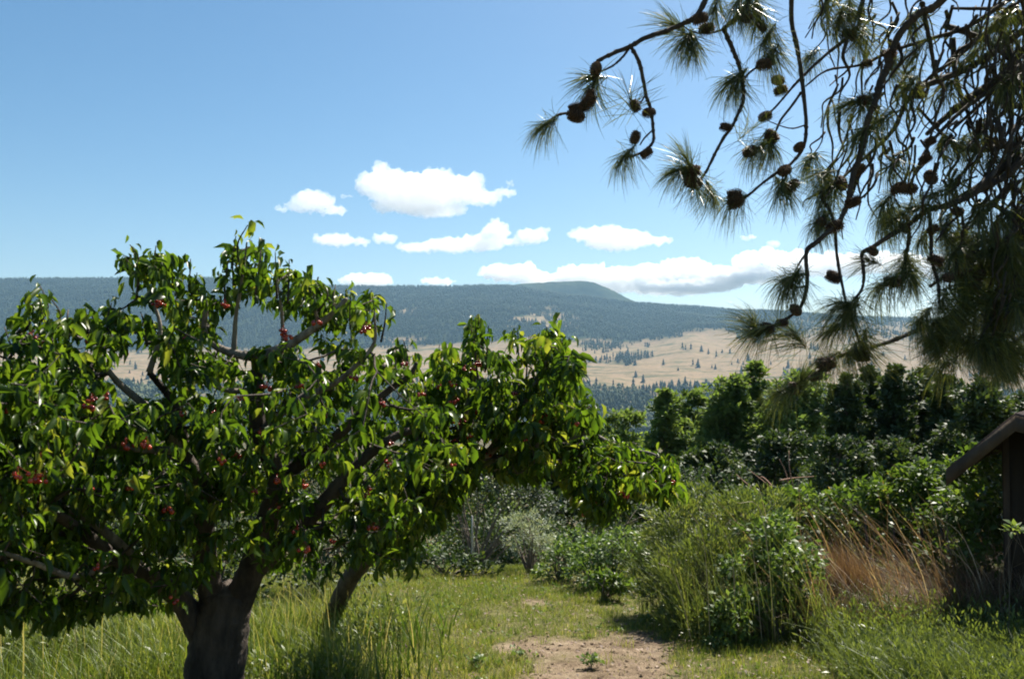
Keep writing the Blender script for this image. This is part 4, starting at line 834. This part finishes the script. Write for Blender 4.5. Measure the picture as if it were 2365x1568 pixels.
# the crown above and to the right, out of the picture but casting its shade
for i in range(70):
    z = 4.6 + 7.5 * (i / 70); rr = (1 - (z - 4.6) / 9) * 2.4 * random.uniform(.3, 1); th = random.uniform(0, 6.28)
    ends.append(np.array([TR[0] + rr * math.cos(th) + .3, TR[1] + rr * math.sin(th), z])); axs.append(nrm(np.array([math.cos(th), math.sin(th), -.3])))
for e, z in main:
    q = P(*e); A = np.array([TR[0], TR[1], z + .2])
    for j in range(16):
        p = A + (q - A) * random.uniform(.15, .9) + np.array([random.gauss(0, .18), random.gauss(0, .25), .2 + random.gauss(0, .16)]); u_, v_ = PX(p[None])
        if u_[0] > 2480 or v_[0] < -110: ends.append(p); axs.append(nrm(np.array([-.5, random.gauss(0, .5), -.5])))
V0, T0 = TUFT[4]; Vn, Tn = inst(V0, T0, np.array(ends), frames(np.array(axs)), rng.uniform(.85, 1.1, len(ends)))
fn.add(Vn, Tn, np.repeat(rng.uniform(0, 1, len(Vn) // 8), 8)); tag(fn.build('needles', M_pine, tP), kind='stuff')
# ------------------------------------------------------------------ grass
def blades(X, Y, h, wd, lean, tint, mat, name, label, seg=3, kind='stuff', curl=.5, cat='grass'):
    n = len(X); Z = H(X, Y) - .01; base = np.stack([X, Y, Z], 1)
    az = rng.uniform(0, 6.28, n); l = nrm(np.stack([np.cos(az), np.sin(az), np.zeros(n)], 1)) * rng.uniform(.05, curl, n)[:, None] + np.array(lean)
    side = nrm(np.cross(nrm(l + 1e-4), [0, 0, 1.]) + rng.normal(size=(n, 3)) * .6 * [1, 1, 0]); V = []
    for k in range(seg + 1):
        q = k / seg; c = base + np.array([0, 0, 1.]) * (h * q * (1 - .22 * q * np.linalg.norm(l, axis=1)))[:, None] + l * (h * q ** 1.8)[:, None]
        wv = (wd * (1 - q ** 1.5 * .9))[:, None] / 2; V += [c - side * wv, c + side * wv]
    V = np.stack(V, 1).reshape(-1, 3); t = []
    for k in range(seg): a = 2 * k; t += [(a, a + 1, a + 3), (a, a + 3, a + 2)]
    T = (np.array(t)[None] + (np.arange(n) * 2 * (seg + 1))[:, None, None]).reshape(-1, 3)
    return tag(mesh(name, V, T, mat, tint=np.repeat(tint, 2 * (seg + 1))), label, cat, kind=kind)
def scatter(n, x0, x1, y0, y1): return rng.uniform(x0, x1, n), rng.uniform(y0, y1, n)
# short grass of the clearing
X, Y = scatter(560000, -8.5, 8.5, 3.6, 13.5)
dm = dirtmask(X, Y); cl = fbm2(X * 1.7, Y * 1.7, 41, 3)
k = (np.abs(X) < Y * .66 + 2) & (rng.uniform(size=len(X)) > dm * .95) & (rng.uniform(size=len(X)) < np.clip(.75 + cl * .9, .25, 1)); X, Y, dm, cl = X[k], Y[k], dm[k], cl[k]
n = len(X); h = rng.uniform(.025, .075, n) * (1 + .7 * np.clip(cl, -.5, 1)) * (1 - .5 * dm)
blades(X, Y, h, rng.uniform(.003, .006, n), (0, 0, 0), np.clip(.48 + .30 * fbm2(X * .9, Y * .9, 5) + rng.normal(size=n) * .2 + .12 * dm, 0, 1), M_grass, 'grass', 'short green and straw coloured grass of the clearing', 2, curl=.9)
# tufty grass clumps over the lawn
nc = 1500; cx, cy_ = scatter(nc, -3.5, 5, 5.0, 12); k = (dirtmask(cx, cy_) < .6) | (rng.uniform(size=nc) < .15); cx, cy_ = cx[k], cy_[k]; nc = len(cx); idx = np.repeat(np.arange(nc), 26); n = len(idx)
blades(cx[idx] + rng.normal(size=n) * .035, cy_[idx] + rng.normal(size=n) * .035, rng.uniform(.05, .13, n), rng.uniform(.003, .006, n), (0, 0, 0), np.clip(rng.uniform(0, 1, nc)[idx] * .6 + rng.normal(size=n) * .15 + .15, 0, 1), M_grass, 'grass', 'slightly taller grass tufts dotted over the clearing', 2, curl=.9)
# tall meadow grass left of the clearing
X, Y = scatter(100000, -7.5, -.35, 5.0, 10.5); edge = -.8 + .8 * fbm2(Y * 1.5, X * .9, 3, 3) + (Y - 6) * .02
dn = np.clip((edge - X) / .9, 0, 1) * np.clip((Y - 5.35) / .3, 0, 1); cl = fbm2(X * 1.3, Y * 1.3, 61, 3)
nearT = (np.hypot(X + 1.75, Y - 5.1) < .42) | (Y > 7.0 + .7 * np.clip(X + 2.6, 0, 1.8))
k = (rng.uniform(size=len(X)) < dn * np.clip(.7 + cl, .2, 1)) & (np.abs(X) < Y * .66 + .6) & ~nearT; X, Y, cl = X[k], Y[k], cl[k]; n = len(X)
h = rng.uniform(.13, .42, n) * (1 + .45 * cl) * np.clip((edge[k] - X) / 1.1 + .3, .3, 1) * (.75 + .5 * np.clip(fbm2(X * 3.1, Y * 3.1, 77, 2) + .5, 0, 1))
blades(X, Y, h, rng.uniform(.004, .009, n), (-.05, 0, 0), np.clip(.32 + .34 * cl + rng.normal(size=n) * .2, 0, 1), M_grass, 'tall_grass', 'tall meadow grass round the cherry trunk', 4, curl=.85)
# pale seed stalks and broad blades in it
X, Y = scatter(260, -5, -.7, 5.4, 7.5); n = len(X); blades(X, Y, rng.uniform(.4, .75, n), np.full(n, .006), (.03, 0, 0), rng.uniform(.85, 1, n), M_grass, 'seed_stalk', 'pale dry seed stalks standing in the tall grass', 4, curl=.3)
X, Y = scatter(260, -1.9, -.5, 5.3, 7.8); n = len(X); blades(X, Y, rng.uniform(.15, .42, n), rng.uniform(.012, .022, n), (.02, 0, 0), rng.uniform(.2, .6, n), M_vine, 'broad_blades', 'broad bright green blades near the edge of the tall grass', 4, curl=.6)
# lush weeds at the lower right, leaning left
X, Y = scatter(36000, 1.9, 7, 5.0, 8.4); dn = np.clip((X - (2.05 + (Y - 5) * .12 + .2 * fbm2(Y * 1.5, X * 0, 9))) / .4, 0, 1)
k = (rng.uniform(size=len(X)) < dn) & (X < Y * .66 + .5); X, Y = X[k], Y[k]; n = len(X); cl = fbm2(X * 1.5, Y * 1.5, 71, 3)
blades(X, Y, rng.uniform(.08, .32, n) * (1 + .7 * cl), rng.uniform(.006, .013, n), (-.35, 0, 0), np.clip(.3 + .2 * cl + rng.normal(size=n) * .16, 0, 1), M_weed, 'weeds', 'lush leaning weeds in the lower right corner', 3, curl=.95)
def leafy(name, label, X, Y, hgt, per, size, tmpl, mat, tlo=0, thi=1):
    c = np.stack([X, Y, H(X, Y) + hgt * .5], 1); a = Acc(); o = np.tile([0, 0, 1.], (len(c), 1)); r = hgt * .75
    leaves(a, c, r, o, per, size, tmpl, (-.25, -.1, .45), .75, .8, tlo, thi); return tag(a.build(name, mat), label, 'weeds', kind='stuff')
X, Y = scatter(9000, 1.8, 7, 5.0, 8.6); cl = fbm2(X * 1.3, Y * 1.3, 71, 3); k = (rng.uniform(size=len(X)) < np.clip((X - (2.0 + (Y - 5) * .12 + .3 * fbm2(Y * 1.5, X * 0, 9))) / .4, 0, 1) * np.clip(.7 + cl, .2, 1)) & (X < Y * .66 + .5); X, Y, cl = X[k], Y[k], cl[k]
leafy('leafy_weeds', 'leafy green weeds crowding the lower right corner', X, Y, rng.uniform(.06, .30, len(X)) * (1 + .8 * cl), 16, .050, mini(.26), M_weed, 0, .8)
X, Y = scatter(5000, -5.5, -.9, 5.0, 7.6); k = (fbm2(X * 1.6, Y * 1.6, 88, 3) > .1) & (np.hypot(X + 1.75, Y - 5.1) > .5); X, Y = X[k], Y[k]
leafy('leafy_weeds', 'leafy weeds mixed into the tall grass at the left', X, Y, rng.uniform(.1, .36, len(X)), 12, .06, mini(.28), M_weed)
X, Y = scatter(6000, -3.5, 4.5, 4.8, 10.5); k = (fbm2(X * 2.1, Y * 2.1, 93, 3) + .25 * rng.normal(size=len(X)) > .15) & (dirtmask(X, Y) < .7) & (np.abs(X) < Y * .62); X, Y = X[k], Y[k]
leafy('clover', 'low clover and small broad leaves scattered in the lawn', X, Y, rng.uniform(.015, .05, len(X)), 7, .028, MINI, M_shrub, .3, 1)
# dry brown grass mound
X, Y = scatter(60000, 2.2, 6.4, 7.2, 9.4); cl = fbm2(X * 1.2, Y * 1.2, 81, 3); k = (X < Y * .66) & (rng.uniform(size=len(X)) < .8 + cl) & (X > 2.35 + .3 * cl); X, Y, cl = X[k], Y[k], cl[k]; n = len(X)
blades(X, Y, rng.uniform(.15, .55, n) * (1 + .7 * cl), rng.uniform(.004, .009, n), (-.25, 0, 0), np.clip(.42 + .3 * cl + rng.normal(size=n) * .28, 0, 1), M_dry, 'dry_grass', 'dry reddish brown grass matted in front of the vine thicket', 4, curl=1.7)
# peak of dead brush in the dry grass
q = P(1960, 1300, 8.1)
X = q[0] + rng.normal(size=5000) * .22; Y = q[1] + rng.normal(size=5000) * .2; n = 5000
blades(X, Y, rng.uniform(.3, .8, n) * np.exp(-((X - q[0]) / .3) ** 2), rng.uniform(.004, .008, n), (-.15, 0, 0), rng.uniform(.05, .5, n), M_dry, 'dead_brush', 'reddish dead brush heaped to a peak at the left of the dry grass', 4, curl=.8)
X, Y = scatter(700, 2.3, 6.0, 7.0, 9.2); k = (X < Y * .66); X, Y = X[k], Y[k]; n = len(X)
blades(X, Y, rng.uniform(.5, 1.3, n), rng.uniform(.004, .012, n), (-.45, 0, 0), rng.uniform(.3, 1, n), M_dry, 'dry_canes', 'stiff tan canes leaning left over the dry grass', 5, curl=.45)
X, Y = scatter(9000, 2.4, 6.0, 7.0, 9.2); k = (X < Y * .66) & (fbm2(X * 2.2, Y * 2.2, 55, 3) > .0); X, Y = X[k], Y[k]; n = len(X)
blades(X, Y, rng.uniform(.15, .5, n), rng.uniform(.01, .018, n), (-.2, 0, 0), rng.uniform(0, .8, n), M_weed, 'green_weeds', 'green weeds growing up between the dry grass', 3, curl=1.0)
X, Y = scatter(1500, 1.0, 2.6, 6.9, 8.6); k = (X > 1.15 + .15 * (8.6 - Y)) & (fbm2(X * 2, Y * 2, 12, 2) > -.3); X, Y = X[k], Y[k]; n = len(X)
blades(X, Y, rng.uniform(.4, 1.1, n), rng.uniform(.003, .008, n), (-.3, 0, 0), rng.uniform(0, .9, n), M_weed, 'tall_weed_stems', 'upright grassy weed stems growing through the bushes beside the lawn', 4, curl=.5)
# bleached stalks arching to the left
stk = [(1985, 1430, 1925, 1340, 1860, 1270), (2010, 1440, 1975, 1380, 1905, 1310), (2055, 1430, 2040, 1360, 2010, 1310), (2085, 1420, 2100, 1360, 2095, 1310), (2120, 1440, 2050, 1330, 1960, 1250), (2165, 1470, 2115, 1340, 2010, 1240), (2190, 1440, 2130, 1300, 2050, 1200),
       (2060, 1400, 2000, 1310, 1890, 1190), (2300, 1380, 2230, 1250, 2140, 1180), (2240, 1400, 2150, 1290, 2070, 1250), (2140, 1420, 2080, 1345, 2000, 1290), (2290, 1440, 2250, 1330, 2190, 1260), (2330, 1460, 2290, 1350, 2250, 1290), (2225, 1480, 2215, 1380, 2190, 1310), (1940, 1420, 1900, 1370, 1860, 1340), (2030, 1460, 1990, 1410, 1950, 1370),
       (1790, 1260, 1760, 1190, 1700, 1160), (1700, 1400, 1690, 1280, 1650, 1190), (1760, 1350, 1735, 1250, 1695, 1200), (1640, 1330, 1625, 1250, 1590, 1180), (1600, 1400, 1560, 1330, 1520, 1300)]
M_stalk = barkmat('bleached_stalk', (.30, .21, .13), (.62, .52, .40), 25, .2, .6)
for i, (a0, b0, a1, b1, a2, b2) in enumerate(stk):
    d = 7.5 if i < 16 else 7.0; a = Acc(); p0 = P(a0, b0, d); p0[2] = gz(p0[0], p0[1]); tube(a, [p0, P(a1, b1, d - .1), P(a2, b2, d - .2)], random.uniform(.004, .008) if i < 16 else .003, .0015, 5, 5)
    tag(a.build('dry_stalk', M_stalk), 'thin bleached stalk arching up to the left out of the dry grass' if i < 16 else 'very thin pale stalk arching through the weedy bush beside the lawn', 'stalk', 'bleached arching stalks' if i < 16 else 'pale stalks in the weedy bush')
# upright canes holding the thicket
for i, (x, y0, y1) in enumerate([(2010, 1420, 1260), (2075, 1430, 1270), (2140, 1440, 1280), (2185, 1440, 1270), (2235, 1440, 1290), (2280, 1450, 1290), (1965, 1420, 1300)]):
    a = Acc(); p0 = P(x + 10, y0, 8.5); p0[2] = gz(p0[0], p0[1]) - .05; tube(a, [p0, P(x, (y0 + y1) / 2, 8.6), P(x - 12, y1 - 60, 8.8)], .02, .012, 6, 5, .1)
    tag(a.build('cane', M_bark), 'dark upright woody stem under the vine thicket', 'stem', 'dark stems under the vine thicket')
# small weeds on the lawn and dirt
for i, (x, y, s_, lb) in enumerate([(1365, 1545, 22, 'small dark leafy weed on the bare soil near the bottom'), (1500, 1445, 14, 'little weed at the right edge of the bare soil'), (1190, 1520, 12, 'tiny weed at the left edge of the bare soil'), (1100, 1545, 16, 'little weed in the grass left of the bare soil'), (1655, 1500, 24, 'small dark weed at the foot of the weedy bush'), (1560, 1440, 22, 'small dark weed left of the weedy bush foot')]):
    dd = np.linspace(4, 12, 400); sl = (H((x - 1182.5) / F * dd, dd) - 1.6) / dd; d = dd[np.argmax(sl > slope(y))]; q = P(x, y, d)
    shrub('small_weed', lb, 'plant', 'small weeds on the clearing', q[:2], [(q + [0, 0, .02], (s_ * d / F, s_ * d / F, s_ * d / F * .7))], M_shrub, per=4000, rad=.03, nl=8, size=.04, nst=5, stemr=.003)
X, Y = scatter(5200, -3.2, 4.2, 4.6, 11); V, T = inst(MINI[0], MINI[1], np.stack([X, Y, H(X, Y) + rng.uniform(.008, .04, len(X))], 1), frames(nrm(rng.normal(size=(len(X), 3)) * [1, 1, .25])), rng.uniform(.015, .05, len(X)))
tag(mesh('leaf_litter', V, T, M_dry, tint=np.repeat(rng.uniform(0, .9, len(X)), 4)), 'dry fallen leaves and straw strewn over lawn and soil', 'litter', kind='stuff')
# soil clods
V = []; T = []; X, Y = scatter(2600, -1.2, 2.2, 4.5, 9); k = dirtmask(X, Y) > .5; X, Y = X[k], Y[k]
Vc, Tc = uvs(6, 4); Vc = Vc * (1 + .25 * np.random.default_rng(3).normal(size=(len(Vc), 1)))
V, T = inst(Vc, Tc, np.stack([X, Y, H(X, Y)], 1), frames(rdir(len(X))), rng.uniform(.003, .016, len(X)) * rng.uniform(.5, 1.2, len(X)))
tag(mesh('soil_clods', V, T, M_soil, extra={'dirt': np.ones(len(V))}), 'small crumbs of dry soil scattered on the bare patch', 'soil', kind='stuff')
# ------------------------------------------------------------------ clouds
M_cloud = bpy.data.materials.new('cloud_mist'); M_cloud.use_nodes = True; nt = M_cloud.node_tree; N = nt.nodes; L = nt.links; N.remove(N['Principled BSDF'])
vs = N.new('ShaderNodeVolumePrincipled'); vs.inputs['Color'].default_value = (1, 1, 1, 1); vs.inputs['Density'].default_value = .0055; vs.inputs['Anisotropy'].default_value = .3
L.new(vs.outputs[0], N['Material Output'].inputs['Volume'])
def cloud(label, els, d=13000):
    V0, T0 = uvs(20, 14); vs_, ts_, off = [], [], 0; k = d / F; r_ = np.random.default_rng(int(els[0][0]))
    balls = []
    for (x, y, rx, ry) in els:
        balls.append((x, y, 0, rx, ry, rx * .6))
        m_ = max(3, int(rx / 9))
        for i in range(m_):      # puffs on the upper outline
            th = r_.uniform(-.25, 3.4); q = r_.uniform(.6, .95); s = ry * r_.uniform(.25, .55); balls.append((x + rx * q * math.cos(th), y - ry * q * math.sin(th) * .95, r_.uniform(-1, 1) * ry, s * 1.2, s, s))
    for (x, y, z, rx, ry, rz) in balls:
        vs_.append(V0 * np.array([rx * k, rz * k, ry * k]) + P(x, y, d) + [0, z * k, 0]); ts_.append(T0 + off); off += len(V0)
    o = mesh('cloud', np.vstack(vs_), np.vstack(ts_), M_cloud)
    rm = o.modifiers.new('r', 'REMESH'); rm.mode = 'VOXEL'; rm.voxel_size = 2.6 * k
    me = bpy.data.meshes.new_from_object(o.evaluated_get(bpy.context.evaluated_depsgraph_get())); o.modifiers.clear()
    co = np.empty(len(me.vertices) * 3, np.float32); me.vertices.foreach_get('co', co); co = co.reshape(-1, 3)
    no = np.empty(len(me.vertices) * 3, np.float32); me.vertices.foreach_get('normal', no); no = no.reshape(-1, 3)
    cen = co.mean(0)
    dsp = np.array([mnoise.fractal(Vector(c.tolist()) / (14 * k),   .7, 2.1, 5) for c in co])
    co = co + no * (dsp * 9.0 * k)[:, None].astype(np.float32)
    me.vertices.foreach_set('co', co.ravel()); me.polygons.foreach_set('use_smooth', np.ones(len(me.polygons), bool)); me.update(); o.data = me
    if not me.materials: me.materials.append(M_cloud)
    tag(o, label, 'cloud', 'white cumulus clouds'); return o
cloud('small flat based white cloud, leftmost in the sky', [(722, 466, 52, 24), (690, 478, 34, 12), (765, 486, 40, 10), (655, 482, 22, 4)], 9500)
cloud('tiny wisp between the two highest clouds', [(800, 454, 13, 5)], 10000)
cloud('largest billowing white cloud, highest in the sky', [(890, 428, 66, 34), (870, 412, 44, 14), (958, 445, 100, 48), (1005, 412, 34, 28), (1058, 440, 60, 36), (1000, 485, 80, 16), (900, 475, 45, 16), (1110, 458, 50, 16), (1160, 446, 30, 9), (1178, 428, 9, 10)], 9000)
cloud('small low puff left of the long thin cloud', [(775, 554, 48, 14), (742, 552, 20, 9), (830, 558, 26, 8)])
cloud('small puff touching the left end of the long thin cloud', [(890, 550, 30, 11)])
cloud('long thin white cloud under the largest one', [(970, 572, 56, 10), (1040, 566, 66, 16), (1110, 562, 60, 18), (1145, 538, 36, 22), (1150, 522, 18, 10), (1180, 560, 30, 8)])
cloud('ragged puff at the right end of the long thin cloud', [(1228, 545, 38, 18), (1258, 534, 16, 7)])
cloud('oval white cloud in the middle of the sky', [(1360, 543, 50, 13), (1425, 554, 80, 24), (1500, 556, 52, 9), (1400, 536, 50, 12)])
cloud('low cloud peeping over the left ridge', [(850, 648, 58, 16), (800, 650, 22, 8)], 21000)
cloud('tiny cloud top just above the middle of the ridge', [(1010, 650, 40, 7)], 21000)
cloud('low rounded cloud left of the blue mountain', [(1180, 630, 72, 20), (1255, 645, 60, 14)], 21000)
cloud('long bank of cloud behind the blue mountain', [(1350, 636, 70, 24), (1420, 650, 80, 26), (1500, 634, 60, 24), (1580, 622, 66, 26), (1640, 645, 90, 30), (1560, 662, 130, 18)], 21000)
cloud('tall end of the cloud bank behind the pine twigs', [(1770, 604, 80, 26), (1840, 610, 90, 24), (1930, 614, 100, 26), (1740, 636, 120, 18), (2040, 608, 100, 22)], 21000)
cloud('cloud low behind the dense pine needles', [(2200, 618, 130, 26), (2340, 630, 100, 26)], 21000)
cloud('little wisp above the right cloud bank', [(1728, 548, 20, 6)]); cloud('second little wisp just above the right cloud bank', [(1785, 563, 16, 5)])
# ------------------------------------------------------------------ haze
bv = np.array([(x, y, z) for z in (-260, 560) for y in (-400, 5300) for x in (-8000, 8000)], float)
bf = np.array([(0, 2, 3, 1), (4, 5, 7, 6), (0, 1, 5, 4), (2, 6, 7, 3), (0, 4, 6, 2), (1, 3, 7, 5)])
m = bpy.data.materials.new('haze_air'); m.use_nodes = True; nt = m.node_tree; nt.nodes.remove(nt.nodes['Principled BSDF'])
pv = nt.nodes.new('ShaderNodeVolumePrincipled'); pv.inputs['Color'].default_value = (.42, .71, 1, 1); pv.inputs['Density'].default_value = .62e-4; pv.inputs['Anisotropy'].default_value = .25
nt.links.new(pv.outputs[0], nt.nodes['Material Output'].inputs['Volume'])
tag(mesh('haze', bv, bf, m), 'thin blue haze filling the air over the valley', 'haze', kind='stuff')
